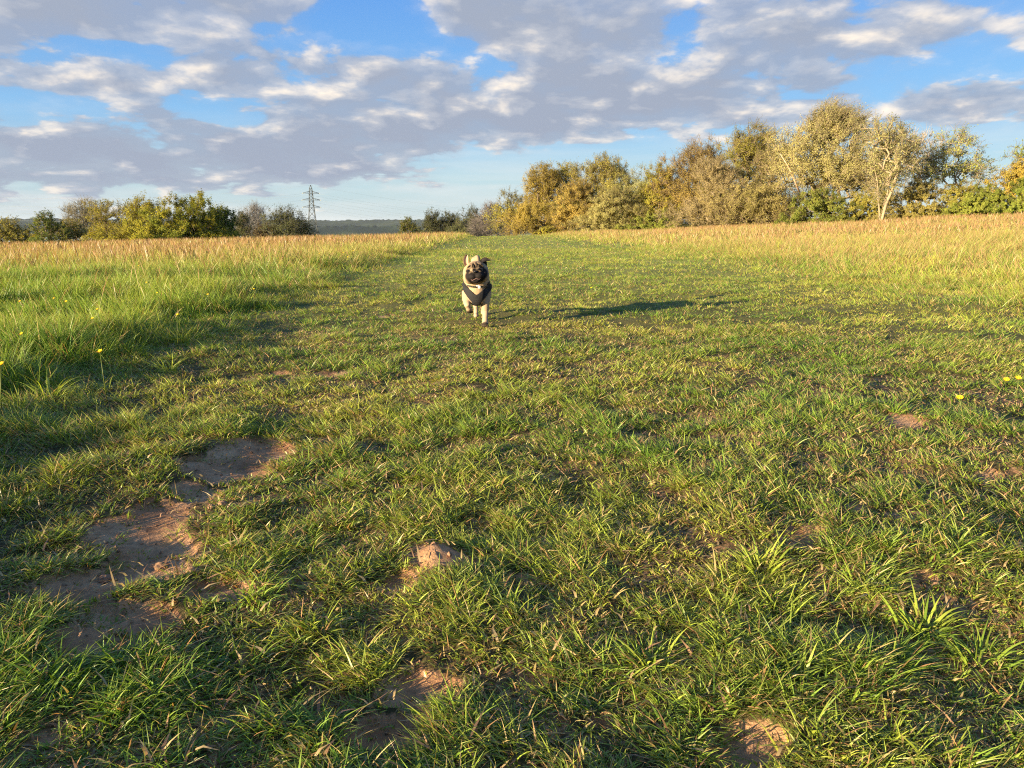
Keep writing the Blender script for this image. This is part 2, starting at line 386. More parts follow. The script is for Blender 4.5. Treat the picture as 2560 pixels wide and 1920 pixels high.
# ------------------------------------------------------------------ trees
def edges_mesh(P, par, rad, k, col):
    """tapered prisms for all edges child->parent"""
    idx = np.where(par >= 0)[0]; A = P[par[idx]]; B = P[idx]; ra_ = rad[par[idx]]; rb = rad[idx]
    ra_ = np.minimum(ra_, rb * 1.9)
    T = B - A; L = np.linalg.norm(T, axis=1, keepdims=True) + 1e-9; T = T / L
    B = B + T * rb[:, None] * 0.4
    up = np.where(np.abs(T[:, 2:3]) < .9, [[0, 0, 1.]], [[1., 0, 0]]); U = np.cross(T, up); U /= np.linalg.norm(U, axis=1, keepdims=True); W = np.cross(T, U)
    th = np.arange(k) * 2 * math.pi / k; c = np.cos(th)[None, :, None]; s = np.sin(th)[None, :, None]
    ring = U[:, None] * c + W[:, None] * s
    Va = A[:, None] + ring * ra_[:, None, None]; Vb = B[:, None] + ring * rb[:, None, None]
    V = np.concatenate([Va, Vb], 1).reshape(-1, 3)
    n = len(idx); base = (np.arange(n) * 2 * k)[:, None]; j = np.arange(k)[None]; j2 = (j + 1) % k
    q = np.stack([base + j, base + j2, base + k + j2, base + k + j], -1).reshape(-1, 4)
    C = np.tile(np.asarray(col)[None], (len(V), 1))
    return V, q, C
def tree(name, label, px, top, base, wpx, Y, leafc, barkc=(0.16, 0.12, 0.085), leaf_n=9000, leaf_s=0.07, dens=1.0, shape='round', stems=1,
         cat='tree', group=None, droop=0.0, low=0.18, twigc=None, nodes=260, fine=6, bare=0.0, seed=0, trunk_r=None, lean=0.0, wind=0.0):
    r_ = np.random.RandomState(seed * 13 + 5)
    b_ = at_depth(px, 568, Y); x0 = b_[0]; z0 = float(gz(np.array([x0]), np.array([Y]))[0]) - 0.1
    zt = at_depth(px, top, Y)[2]; H = zt - z0; Wd = wpx / F * Y / 2
    zlo = H * low
    # crown volume: lobes
    nl = 14 if shape != 'shrub' else 12; wpx = wpx; Wd *= 1.28 if px > 1240 else 1.5; leaf_s = leaf_s * (.62 if px > 1240 else .85); leafc = [np.array(q) * (1.5 if px > 1240 else 1.28) for q in leafc]; leaf_n = int(leaf_n * (4.4 if px < 1240 else 3.6 if leaf_n > 8000 else 1.5)) if bare < .5 else leaf_n; nodes = int(nodes * 1.35)
    lobes = []
    for i in range(nl):
        a = r_.rand() * 6.283; rr = r_.rand() ** .6 * 0.58
        hz = r_.rand()
        if shape == 'tall': w_ = 1 - 0.45 * abs(hz - .45) * 2
        elif shape == 'shrub': w_ = 1 - 0.75 * hz ** 1.6
        elif shape == 'vase': w_ = 0.35 + 0.65 * hz
        else: w_ = math.sqrt(max(0.12, 1 - (2 * hz - 0.85) ** 2 * 0.75))
        lobes.append((math.cos(a) * rr * Wd * w_ + lean * hz * Wd, math.sin(a) * rr * Wd * w_, zlo + (H - zlo) * (0.12 + 0.72 * hz), Wd * (0.34 + 0.20 * r_.rand()) * (0.7 + .3 * w_), (H - zlo) * (0.15 + 0.10 * r_.rand())))
    lobes.append((lean * Wd * .8, 0, H - (H - zlo) * 0.2, Wd * 0.34, (H - zlo) * 0.2))
    if shape != 'vase':
        for sgn in (-1, 0, 1):
            lobes.append((sgn * Wd * 0.6, 0, zlo + (H - zlo) * (.35 if shape == 'round' else .2), Wd * 0.42, (H - zlo) * 0.22))
    T = []
    for i in range(nodes):
        l = lobes[r_.randint(len(lobes))]
        u = r_.normal(size=3); u /= np.linalg.norm(u); rr = r_.rand() ** 0.38
        T.append([l[0] + u[0] * l[3] * rr, l[1] + u[1] * l[3] * rr, max(0.25, l[2] + u[2] * l[4] * rr)])
    T = np.array(T)
    T = T[np.argsort(np.linalg.norm(T * [1, 1, 1.0], axis=1))]
    # trunk(s)
    P = []; par = []
    for s in range(stems):
        a = r_.rand() * 6.283; off = 0
        prev = -1; th = zlo * 1.25 + 0.25 * H if shape != 'shrub' else 0.35 * H
        if shape in ('tall', 'vase'): th = 0.62 * H
        ns = 7; dirx = math.cos(a) * (0.0 if stems == 1 else Wd * 0.35); diry = math.sin(a) * (0.0 if stems == 1 else Wd * 0.35)
        for k in range(ns):
            tt = k / (ns - 1)
            P.append([math.cos(a) * off + dirx * tt ** 1.2 + (r_.rand() - .5) * .03 * H * tt, math.sin(a) * off + diry * tt ** 1.2 + (r_.rand() - .5) * .03 * H * tt, th * tt])
            par.append(prev); prev = len(P) - 1
    for p in T:
        A = np.array(P); d = np.linalg.norm(A - p, axis=1)
        pen = d + np.where(A[:, 2] > p[2] + 0.05 * H, 0.6 * H, 0) + 0.22 * np.linalg.norm(A * [1, 1, .5], axis=1) * 0.5
        pen[0] += H
        k = int(np.argmin(pen)); prev = k
        n_mid = max(1, int(d[k] / (0.07 * H)))
        a0 = A[k]
        for m in range(1, n_mid + 1):
            f = m / n_mid; q = a0 * (1 - f) + p * f
            sag = math.sin(f * math.pi) * d[k] * 0.12
            q = q + np.array([0, 0, -sag if shape != 'shrub' else sag]) + (r_.rand(3) - .5) * 0.02 * H * (m < n_mid)
            P.append(q); par.append(prev); prev = len(P) - 1
    P = np.array(P); par = np.array(par)
    # pipe-model radii
    w_ = np.zeros(len(P)); kids = np.zeros(len(P), int)
    for k in range(len(P)):
        if par[k] >= 0: kids[par[k]] += 1
    w_[kids == 0] = 1.0
    for k in range(len(P) - 1, -1, -1):
        if par[k] >= 0: w_[par[k]] += w_[k]
    tr = trunk_r or 0.022 * H
    rad = tr * (w_ / w_.max()) ** 0.48; rad = np.maximum(rad, 0.006 + 0.0004 * H)
    # fine twigs off the outer nodes
    outer = np.where(w_ <= max(6, nodes * 0.03))[0]
    cen = np.array([lean * Wd * .4, 0, zlo + (H - zlo) * 0.35])
    TP = []; TQ = []
    k = np.repeat(outer, fine); n = len(k)
    dirs = P[k] - cen; dirs /= np.linalg.norm(dirs, axis=1, keepdims=True) + 1e-6
    dirs = dirs * 0.75 + r_.normal(size=(n, 3)) * 0.6 + [[wind, 0, 0.35 - droop]]; dirs /= np.linalg.norm(dirs, axis=1, keepdims=True)
    tl = H * (0.05 + 0.07 * r_.rand(n))[:, None]
    A = P[k]; Bm = A + dirs * tl * 0.55; Bt = Bm + (dirs + r_.normal(size=(n, 3)) * 0.3 + [[wind, 0, -droop * 0.8]]) * tl * 0.5
    root = empty(name, (x0, Y, z0))
    tag(root, label, cat, group)
    V1, q1, C1 = edges_mesh(P, par, rad, 6, barkc)
    trunk = obj('trunk', make_mesh('trunk', V1, q1.ravel(), np.arange(len(q1)) * 4, [M_bark], True, C1), root)
    PP = np.concatenate([A, Bm, Bt]); pr = np.concatenate([np.full(n, -1), np.arange(n), np.arange(n) + n]); rd = np.concatenate([np.full(n, .012), np.full(n, .008), np.full(n, .004)]) * (H / 8) ** .5 * 1.15
    V2, q2, C2 = edges_mesh(PP, pr, rd, 3, twigc or tuple(c * 1.05 for c in barkc))
    M0 = [V2]; C0 = [C2]; fl = [q2.ravel()]; lsz = [np.full(len(q2), 4)]; mi = [np.zeros(len(q2), int)]
    nleaf = int(leaf_n * dens * (1 - bare))
    if nleaf > 0:
        kk = r_.randint(n, size=nleaf); f = r_.rand(nleaf)[:, None]
        tw_on = (_h(kk, kk * 0 + 3, seed) > 0.22 * (1.2 - min(dens, 1.2)) )
        c = np.where(f < .5, A[kk] * (1 - 2 * f) + Bm[kk] * 2 * f, Bm[kk] * (2 - 2 * f) + Bt[kk] * (2 * f - 1)) + r_.normal(size=(nleaf, 3)) * 0.012 * H
        c = c[tw_on]; kk = kk[tw_on]; nleaf = len(c)
        u = r_.normal(size=(nleaf, 3)); u /= np.linalg.norm(u, axis=1, keepdims=True)
        nn = (c - cen) / (np.linalg.norm(c - cen, axis=1, keepdims=True) + 1e-6) * .9 + u * .65; v = np.cross(nn, r_.normal(size=(nleaf, 3))); u = np.cross(nn, v); u /= np.linalg.norm(u, axis=1, keepdims=True); v /= np.linalg.norm(v, axis=1, keepdims=True)
        s = leaf_s * (0.55 + 0.9 * r_.rand(nleaf))[:, None]
        LV = np.stack([c - u * s, c + v * s * .5, c + u * s, c - v * s * .5], 1).reshape(-1, 3)
        la = np.array(leafc[0]); lb = np.array(leafc[1])
        cl = fbm(c[:, 0] * 9 / H + seed, c[:, 2] * 9 / H + c[:, 1] * 5 / H, seed, 3)
        mixf = np.clip((cl - .5) * 2.4 + .5 + (r_.rand(nleaf) - .5) * .7, 0, 1)[:, None]
        LC = (la * (1 - mixf) + lb * mixf) * (0.85 + 0.3 * r_.rand(nleaf))[:, None]
        LC = np.repeat(LC, 4, axis=0); o_ = len(V2)
        M0.append(LV); C0.append(LC); fl.append(o_ + np.arange(nleaf * 4)); lsz.append(np.full(nleaf, 4)); mi.append(np.ones(nleaf, int))
    sz = np.concatenate(lsz); ls = np.concatenate([[0], np.cumsum(sz)[:-1]])
    crown = obj('crown', make_mesh('crown', np.concatenate(M0), np.concatenate(fl), ls, [M_bark, M_leaf], False, np.clip(np.concatenate(C0), 0, 1), mat_idx=np.concatenate(mi)), root)
    return root, H, x0, z0

OLIVE = ((0.15, 0.15, 0.030), (0.26, 0.23, 0.045)); YEL = ((0.18, 0.175, 0.025), (0.29, 0.265, 0.04)); RUST = ((0.185, 0.145, 0.04), (0.28, 0.21, 0.06))
BROWN = ((0.17, 0.16, 0.042), (0.27, 0.24, 0.06)); GREY = ((0.20, 0.215, 0.085), (0.31, 0.31, 0.14)); DKG = ((0.07, 0.10, 0.02), (0.13, 0.155, 0.03))
GRN = ((0.12, 0.145, 0.026), (0.21, 0.225, 0.042)); SILV = ((0.21, 0.20, 0.075), (0.34, 0.31, 0.13)); DUSK = ((0.065, 0.075, 0.03), (0.10, 0.105, 0.04))
GL = 'trees beyond the far left of the meadow'; GM = 'dark trees beyond the end of the path'; GR = 'trees of the wood along the right'
GB = (0.22, 0.19, 0.155)
# left group
tree('hedge_shrub', 'low scrubby shrub at the far left end of the distant left treeline', 30, 548, 600, 150, 95, OLIVE, shape='shrub', stems=3, leaf_n=6000, low=.02, seed=1, cat='shrub', group=GL, leaf_s=.09)
tree('tall_shrub', 'dark leggy shrub with twigs poking above it, second from the far left', 115, 534, 600, 130, 92, DKG, shape='shrub', stems=4, leaf_n=5000, low=.05, seed=2, cat='shrub', group=GL, leaf_s=.1, fine=5)
tree('hedge_shrub', 'reddish brown low shrub in front of the bare grey tree at left', 178, 548, 600, 110, 96, BROWN, shape='shrub', stems=3, leaf_n=4200, low=.02, seed=3, cat='shrub', group=GL, leaf_s=.09)
tree('bare_tree', 'nearly leafless grey tree at the left edge of the tall left clump', 220, 503, 600, 120, 118, ((.13, .13, .05), (.18, .165, .06)), leaf_n=26000, bare=.8, seed=4, nodes=420, fine=9, barkc=(.17, .15, .11), group=GL, low=.15)
tree('oak_tree', 'sparse yellow green oak with branches showing, left of the dense clump', 272, 503, 600, 150, 112, OLIVE, leaf_n=9000, seed=5, group=GL, leaf_s=.1, low=.12, nodes=300)
tree('oak_tree', 'broad yellow green oak in the middle of the left clump', 362, 497, 600, 165, 112, YEL, leaf_n=11000, seed=6, group=GL, leaf_s=.11, low=.08, nodes=300)
tree('oak_tree', 'tallest and densest dark green oak of the left clump', 468, 487, 600, 190, 110, ((.13, .15, .02), (.26, .24, .03)), leaf_n=26000, seed=7, group=GL, leaf_s=.12, low=.02, nodes=420)
tree('oak_tree', 'dark green shoulder tree sloping down right of the tallest left oak', 545, 527, 600, 115, 116, DKG, leaf_n=11000, seed=8, group=GL, leaf_s=.12, low=.02, nodes=260)
tree('round_tree', 'small round dark tree just right of the left clump', 600, 528, 590, 72, 150, DUSK, leaf_n=6000, seed=9, group=GL, leaf_s=.13, low=.02)
tree('bare_tree', 'thin leafless tree poking up behind the small round dark tree', 636, 513, 590, 74, 158, DUSK, bare=.9, seed=10, nodes=360, fine=8, barkc=(.17, .16, .15), group=GL, low=.3)
tree('hedge_shrub', 'brown low thicket between the small round tree and the domed dark tree', 665, 562, 590, 110, 150, ((.09, .07, .035), (.13, .1, .045)), shape='shrub', stems=3, leaf_n=6500, seed=11, cat='shrub', group=GL, leaf_s=.12, low=.02)
tree('domed_tree', 'dark half leafy tree with a wide domed crown left of the pylon', 715, 523, 590, 130, 150, DUSK, leaf_n=6500, seed=12, group=GL, leaf_s=.12, nodes=420, fine=7, barkc=(.1, .09, .08), low=.2)
tree('hedge_shrub', 'low brown thicket at the foot of the pylon', 750, 566, 590, 80, 152, ((.09, .07, .035), (.12, .095, .045)), shape='shrub', stems=3, leaf_n=3500, seed=13, cat='shrub', group=GL, leaf_s=.11, low=.02)
# middle
tree('round_shrub', 'rounded green shrub standing alone left of the dark middle trees', 1018, 549, 590, 84, 120, ((.09, .11, .02), (.15, .15, .03)), shape='shrub', stems=2, leaf_n=5000, seed=14, cat='shrub', group=GM, leaf_s=.1, low=.02)
tree('dark_tree', 'leftmost dark tree of the middle row beyond the path', 1076, 531, 590, 80, 150, DUSK, leaf_n=5500, seed=15, group=GM, leaf_s=.12, nodes=300, low=.06, barkc=(.1, .09, .08))
tree('dark_tree', 'flat topped dark tree, second in the middle row beyond the path', 1122, 534, 590, 70, 150, DUSK, leaf_n=4500, seed=16, group=GM, leaf_s=.12, nodes=300, low=.06, barkc=(.1, .09, .08))
tree('dark_tree', 'dark tree with open branches, third in the middle row beyond the path', 1180, 518, 590, 100, 145, DUSK, leaf_n=5500, seed=17, group=GM, leaf_s=.11, nodes=380, low=.12, barkc=(.1, .09, .08))
tree('bare_tree', 'grey leafless tree between the middle row and the yellow oak', 1228, 508, 590, 76, 130, DUSK, bare=.85, leaf_n=5000, seed=18, group=GM, nodes=420, fine=8, barkc=(.15, .13, .12), low=.2)
tree('hedge_shrub', 'dark low thicket under the middle row of trees', 1160, 560, 590, 170, 156, ((.05, .05, .03), (.08, .075, .035)), shape='shrub', stems=4, leaf_n=6500, seed=19, cat='shrub', group=GM, leaf_s=.12, low=.02)
# right wood
tree('oak_tree', 'small yellow oak with a low branch at the left end of the wood', 1272, 472, 590, 110, 72, ((.17, .17, .03), (.30, .27, .05)), leaf_n=7500, seed=20, group=GR, leaf_s=.075, nodes=300, low=.12, barkc=(.12, .1, .07))
tree('birch_tree', 'tall orange brown birch with hanging twigs at the left end of the wood', 1345, 415, 590, 150, 64, ((.175, .145, .035), (.27, .215, .05)), leaf_n=24000, seed=21, group=GR, leaf_s=.06, nodes=420, low=.02, droop=.5, shape='tall')
tree('birch_tree', 'yellow green birch beside the orange brown birch', 1415, 412, 590, 130, 66, ((.17, .165, .03), (.27, .24, .05)), leaf_n=19000, seed=22, group=GR, leaf_s=.06, nodes=360, low=.02, droop=.4, shape='tall')
tree('oak_tree', 'wide brown budding oak behind the grey green willow bush', 1510, 392, 580, 230, 61, BROWN, leaf_n=26000, seed=23, group=GR, leaf_s=.06, nodes=480, low=.03)
tree('low_bush', 'bright yellow small bush at the grass edge under the birches', 1370, 565, 590, 70, 60, YEL, shape='shrub', stems=3, leaf_n=5000, seed=24, cat='bush', group=GR, leaf_s=.05, low=.02)
tree('oak_tree', 'brown leaning tree with pale bare boughs left of the willow bush', 1455, 455, 580, 150, 58, ((.20, .16, .045), (.30, .23, .06)), leaf_n=15000, seed=25, group=GR, leaf_s=.055, nodes=380, low=.02)
tree('willow_bush', 'rounded grey green willow bush at the front edge of the wood', 1535, 470, 572, 190, 54, ((.22, .205, .075), (.30, .28, .11)), shape='shrub', stems=6, leaf_n=24000, seed=26, cat='bush', group=GR, leaf_s=.045, nodes=420, fine=8, low=.02)
tree('willow_tree', 'pale grey green willow rising behind the rounded willow bush', 1605, 420, 572, 200, 58, GREY, leaf_n=24000, seed=27, group=GR, leaf_s=.05, nodes=420, low=.03)
tree('maple_tree', 'bright yellow tree between grey willow and rusty tree', 1655, 418, 572, 150, 55, YEL, leaf_n=15000, seed=28, group=GR, leaf_s=.06, nodes=340, low=.04)
tree('low_bush', 'dark green bramble mound below the bright yellow tree', 1660, 525, 570, 210, 50, GRN, shape='shrub', stems=5, leaf_n=12000, seed=29, cat='bush', group=GR, leaf_s=.045, low=.01)
tree('oak_tree', 'tall rusty brown tree with thin twiggy top', 1755, 345, 565, 200, 54, RUST, leaf_n=24000, seed=30, group=GR, leaf_s=.05, nodes=500, fine=8, low=.05)
tree('thorn_bush', 'grey brown twiggy bush with many bare stems fanning from its foot', 1790, 400, 560, 220, 48, ((.19, .155, .065), (.27, .225, .10)), shape='shrub', stems=8, leaf_n=20000, seed=31, cat='bush', group=GR, leaf_s=.04, nodes=460, fine=9, low=.03, barkc=(.25, .2, .13))
tree('willow_tree', 'tall olive willow with feathery top left of the tallest tree', 1868, 316, 560, 210, 52, OLIVE, leaf_n=28000, seed=32, group=GR, leaf_s=.05, nodes=460, low=.05, wind=.25)
tree('willow_bush', 'broad grey olive bush in front of the olive willow', 1925, 375, 552, 240, 46, ((.19, .17, .06), (.27, .235, .09)), shape='shrub', stems=7, leaf_n=26000, seed=33, cat='bush', group=GR, leaf_s=.042, nodes=460, fine=8, low=.02)
r11, H11, x11, z11 = tree('willow_tree', 'tallest tree of the wood, feathery silver olive willow with a snapped pale limb', 2065, 268, 550, 270, 44, SILV, leaf_n=30000, seed=34, group=GR, leaf_s=.05, nodes=620, fine=8, low=.2, wind=.35, barkc=(.24, .19, .12), stems=3)
tree('ivy_bush', 'dark green leafy bush at the foot of the tallest tree', 2050, 470, 548, 190, 41.5, ((.10, .125, .024), (.18, .19, .04)), shape='shrub', stems=4, leaf_n=14000, seed=35, cat='bush', group=GR, leaf_s=.045, low=.01)
tree('willow_tree', 'half bare tree with pale forked stems right of the tallest tree', 2200, 292, 550, 160, 38, ((.17, .175, .07), (.29, .28, .12)), leaf_n=6500, seed=36, group=GR, leaf_s=.06, nodes=170, fine=6, low=.32, shape='vase', stems=4, barkc=(.30, .24, .155), twigc=(.27, .22, .14), trunk_r=.075)
tree('thorn_bush', 'tangled olive thicket at the foot of the pale stemmed tree', 2175, 470, 548, 180, 41, OLIVE, shape='shrub', stems=5, leaf_n=9500, seed=37, cat='bush', group=GR, leaf_s=.042, low=.01, barkc=(.3, .24, .15))
tree('bare_tree', 'thin leafless pale tree against the sky right of the pale stemmed tree', 2285, 330, 550, 140, 43, OLIVE, bare=.93, leaf_n=6000, seed=38, group=GR, nodes=260, fine=5, low=.35, shape='vase', stems=2, barkc=(.42, .35, .26), trunk_r=.06)
tree('ash_tree', 'airy tree with scattered green leaves and sky showing through', 2375, 322, 548, 230, 41, ((.15, .18, .04), (.26, .27, .07)), leaf_n=8000, seed=39, group=GR, leaf_s=.055, nodes=260, fine=4, low=.25, wind=.3, stems=2, barkc=(.25, .2, .14), trunk_r=.07)
tree('thorn_bush', 'brown green thicket under the airy tree', 2290, 452, 545, 200, 40, ((.16, .14, .04), (.24, .21, .06)), shape='shrub', stems=6, leaf_n=13000, seed=40, cat='bush', group=GR, leaf_s=.042, low=.01, barkc=(.25, .2, .13))
tree('thorn_bush', 'olive thicket between the airy tree and the bright hedge', 2395, 462, 545, 170, 39, OLIVE, shape='shrub', stems=6, leaf_n=11000, seed=41, cat='bush', group=GR, leaf_s=.042, low=.01)
tree('hawthorn_bush', 'bright green hawthorn at the right end of the wood', 2455, 462, 540, 160, 37, GRN, shape='shrub', stems=4, leaf_n=14000, seed=42, cat='bush', group=GR, leaf_s=.045, low=.01)
tree('hawthorn_bush', 'bright green hawthorn cut by the right edge of the picture', 2570, 440, 535, 170, 35, ((0.11, 0.145, 0.025), (0.20, 0.22, 0.04)), shape='shrub', stems=4, leaf_n=15000, seed=43, cat='bush', group=GR, leaf_s=.045, low=.01)
tree('oak_tree', 'orange green tree behind the hawthorns at the right edge', 2560, 395, 540, 170, 40, ((.20, .17, .035), (.33, .25, .05)), leaf_n=11000, seed=44, group=GR, leaf_s=.055, nodes=320, low=.2)
tree('ash_tree', 'sparse tall tree mostly outside the right edge of the picture', 2680, 300, 540, 260, 40, ((.13, .16, .03), (.22, .24, .05)), leaf_n=9000, seed=45, group=GR, leaf_s=.055, nodes=320, low=.3)
# snapped limb and dead leaning stem of the tall willow
mb = MB(); w2l = lambda px, py, Y: at_depth(px, py, Y) - np.array([x11, 44, z11])
mb.tube([w2l(2068, 500, 43.2), w2l(2052, 492, 42.6), w2l(2030, 488, 42.2), w2l(2010, 487, 41.8)], [.10, .085, .075, .045], 7, (.62, .5, .33)); mb.tube([w2l(2066, 500, 42.8), w2l(2050, 520, 42), w2l(2040, 532, 41.6)], [.035, .03, .018], 5, (.6, .5, .34))
obj('snapped_limb', mb.build('snapped_limb', [M_bark]), r11)
mb = MB(); mb.tube([w2l(1998, 480, 43), w2l(1985, 447, 42.7), w2l(1970, 415, 42.5), w2l(1950, 384, 42.4)], [.055, .045, .035, .015], 6, (.55, .36, .24))
obj('dead_stem', mb.build('dead_stem', [M_bark]), r11)

# ------------------------------------------------------------------ pylon and power lines
M_steel = simple('galvanised_steel', (0.07, 0.08, 0.085), 0.7, 0.3, 0.0, 0.5, 0.1)
M_cable = simple('cable_metal', (0.30, 0.33, 0.36), 0.6, 0.4, 0.4, 0.5, 0.1)
M_glass = simple('insulator_glass', (0.30, 0.34, 0.34), 0.3, 0.5, 0, 2, 0.1)
PY = 640.0; pb = at_depth(783, 568, PY); zb = -16.5
top_z = at_depth(775, 463, PY)[2]; Hp = top_z - zb
root = empty('electricity_pylon', (pb[0] - .5, PY, zb)); tag(root, 'grey steel lattice electricity pylon with three cross arms beyond the meadow', 'pylon'); root.rotation_euler = (0, 0, R(20))
mb = MB()
def half(z):
    f = z / Hp; return np.interp(f, [0, .62, .78, .93, 1], [4.9, 2.0, 1.55, 1.25, .15])
lev = [0, .14, .27, .39, .50, .60, .68, .745, .80, .85, .90, .95, 1.0]
cn = [(-1, -1), (1, -1), (1, 1), (-1, 1)]
for a, b in zip(lev[:-1], lev[1:]):
    ha, hb = half(a * Hp), half(b * Hp)
    for k in range(4):
        c0, c1 = cn[k], cn[(k + 1) % 4]
        A = np.array([c0[0] * ha, c0[1] * ha, a * Hp]); B = np.array([c0[0] * hb, c0[1] * hb, b * Hp])
        A1 = np.array([c1[0] * ha, c1[1] * ha, a * Hp]); B1 = np.array([c1[0] * hb, c1[1] * hb, b * Hp])
        mb.tube([A, B], .2, 4); mb.tube([A, B1], .12, 4); mb.tube([A1, B], .07, 4)
        mb.tube([B, B1], .08, 4)
obj('lattice_tower', mb.build('lattice_tower', [M_steel], False), root)
arms = []
for (pyy, hw) in ((482, 5.2), (499, 5.6), (517, 5.2)):
    z = at_depth(783, pyy, PY)[2] - zb; h = half(z)
    mb = MB()
    for yy in (-1, 1): mb.tube([(-h, yy * h, z - .3), (h, yy * h, z - .3)], .1, 4)
    for s in (-1, 1):
        for yy in (-1, 1):
            mb.tube([(s * h, yy * h, z + 1.1), (s * (h + hw), 0, z - .2)], .15, 4); mb.tube([(s * h, yy * h, z - .3), (s * (h + hw), 0, z - .3)], .15, 4)
        for q in (.3, .6):
            mb.tube([(s * (h + hw * q), -h * (1 - q), z - .3), (s * (h + hw * q), h * (1 - q), z - .3)], .09, 4)
            mb.tube([(s * (h + hw * q), -h * (1 - q), z - .3), (s * (h + hw * q), -h * (1 - q), z + 1.1 - q * 1.3)], .09, 4)
    obj('cross_arm', mb.build('cross_arm', [M_steel], False), root)
    for s in (-1, 1):
        mb = MB()
        for side in (-1, 1):
            for q in range(7):
                mb.ball((s * (h + hw) , side * (0.5 + .42 * q), z - .35 - .05 * q), (.24, .16, .24), 8, 4)
            mb.tube([(s * (h + hw), 0, z - .3), (s * (h + hw), side * 3.6, z - .7)], .05, 4)
        obj('insulator', mb.build('insulator', [M_glass]), root)
        arms.append((s * (h + hw), z - .7))
arms.append((0, Hp))
cr, sr = math.cos(R(20)), math.sin(R(20))
for k, (ax, z) in enumerate(arms):
    p0 = np.array([pb[0] - .5 + ax * cr, PY + ax * sr, zb + z])
    # one span towards the left and nearer, one towards the right and farther
    for (tx, ty, tz, nm) in ((-330, -20, -4, 'left'), (310, 150, -16, 'right')):
        p1 = p0 + np.array([tx, ty, tz + (-6 if nm == 'right' else 0)])
        tt = np.linspace(0, 1, 22)[:, None]; pts = p0 * (1 - tt) + p1 * tt; pts[:, 2] -= (4 * tt * (1 - tt))[:, 0] * 9
        mb = MB(); mb.tube(pts - p0, .028, 4)
        c = obj('power_cable', mb.build('power_cable', [M_cable])); c.location = p0
        lvl = ('upper', 'upper', 'middle', 'middle', 'lower', 'lower', 'topmost')[k]; sd = ('left end', 'right end')[k % 2] if k < 6 else 'tip'
        where = {'upper': f'{sd} of the pylon top arm', 'middle': f'{sd} of the pylon middle arm', 'lower': f'{sd} of the pylon bottom arm', 'topmost': 'very tip of the pylon'}[lvl]
        tag(c, f'thin grey cable sagging {nm} from the {where}', 'power line', 'power lines of the pylon')
# ------------------------------------------------------------------ pug
def remesh(mb, vox, smooth_it=6, fac=0.5):
    me = mb.build('tmp'); o = bpy.data.objects.new('tmp', me); COL.objects.link(o)
    m = o.modifiers.new('r', 'REMESH'); m.mode = 'VOXEL'; m.voxel_size = vox
    s = o.modifiers.new('s', 'SMOOTH'); s.iterations = smooth_it; s.factor = fac
    dg = bpy.context.evaluated_depsgraph_get(); me2 = bpy.data.meshes.new_from_object(o.evaluated_get(dg))
    bpy.data.objects.remove(o); bpy.data.meshes.remove(me)
    return me2
def coords(me):
    a = np.zeros(len(me.vertices) * 3, np.float32); me.vertices.foreach_get('co', a); return a.reshape(-1, 3)
def normals(me):
    a = np.zeros(len(me.vertices) * 3, np.float32); me.vertex_normals.foreach_get('vector', a); return a.reshape(-1, 3)
def setcol(me, C):
    a = me.color_attributes.new('col', 'BYTE_COLOR', 'POINT'); c = np.ones((len(C), 4), np.float32); c[:, :3] = np.clip(C, 0, 1); a.data.foreach_set('color', c.ravel())
M_fur, t, o = mat('pug_fur')
a = N(t, 'ShaderNodeAttribute', attribute_name='col'); b = pbsdf(t, 0.75, 0.15); b.inputs['Sheen Weight'].default_value = 0.0
tcn = N(t, 'ShaderNodeTexCoord'); n_ = NOISE(t, VM(t, 'MULTIPLY', tcn.outputs['Object'], (1, 1, .35)), 420, 3, .6)
t.links.new(MIX(t, 1.0, a.outputs[0], RAMP(t, n_, [(.3, .72), (.7, 1.22)]), 'MULTIPLY'), b.inputs['Base Color'])
bp = N(t, 'ShaderNodeBump'); bp.inputs['Strength'].default_value = .5; bp.inputs['Distance'].default_value = .002
t.links.new(n_, bp.inputs['Height']); t.links.new(bp.outputs[0], b.inputs['Normal']); t.links.new(b.outputs[0], o.inputs[0])

K = 0.00228
PX0 = at_depth(1192, 820, 4.36)[0]
gpz = float(gz(np.array([PX0 + .05]), np.array([4.36]))[0])
def L(px, py, y): # local point for a pixel at local depth y
    p = at_depth(px, py, 4.36 + y); return np.array([p[0] - PX0, y, p[2] - gpz])
body = MB()
# trunk from chest to rump
for (y, z, rx, rz) in ((0.02, .205, .069, .080), (.07, .215, .072, .083), (.14, .225, .074, .083), (.21, .23, .073, .08), (.28, .235, .07, .076), (.34, .235, .068, .074)):
    body.ball((-.002 - y * .07, y, z), (rx, .06, rz), 20, 12)
body.ball((.0, -.01, .20), (.064, .055, .078), 20, 12)
# neck / ruff under the head
body.ball((.002, -.015, .265), (.078, .06, .068), 20, 12)
hc = L(1189, 682, -.075)   # head centre
tl = R(8)                  # head tilt
ct, st = math.cos(tl), math.sin(tl)
HR = np.array([[ct, 0, -st], [0, 1, 0], [st, 0, ct]])
HS = 1.07
def hp(x, y, z): return hc + HR @ (np.array([x, y, z]) * HS)
body.ball(hp(0, .005, -.004), tuple(HS * q for q in (.071, .062, .060)), 24, 16, rot=HR)
body.ball(hp(0, .0, .017), tuple(HS * q for q in (.058, .052, .036)), 20, 12, rot=HR)
body.ball(hp(-.036, -.012, -.022), tuple(HS * q for q in (.036, .042, .036)), 16, 10, rot=HR)
body.ball(hp(.036, -.012, -.022), tuple(HS * q for q in (.036, .042, .036)), 16, 10, rot=HR)
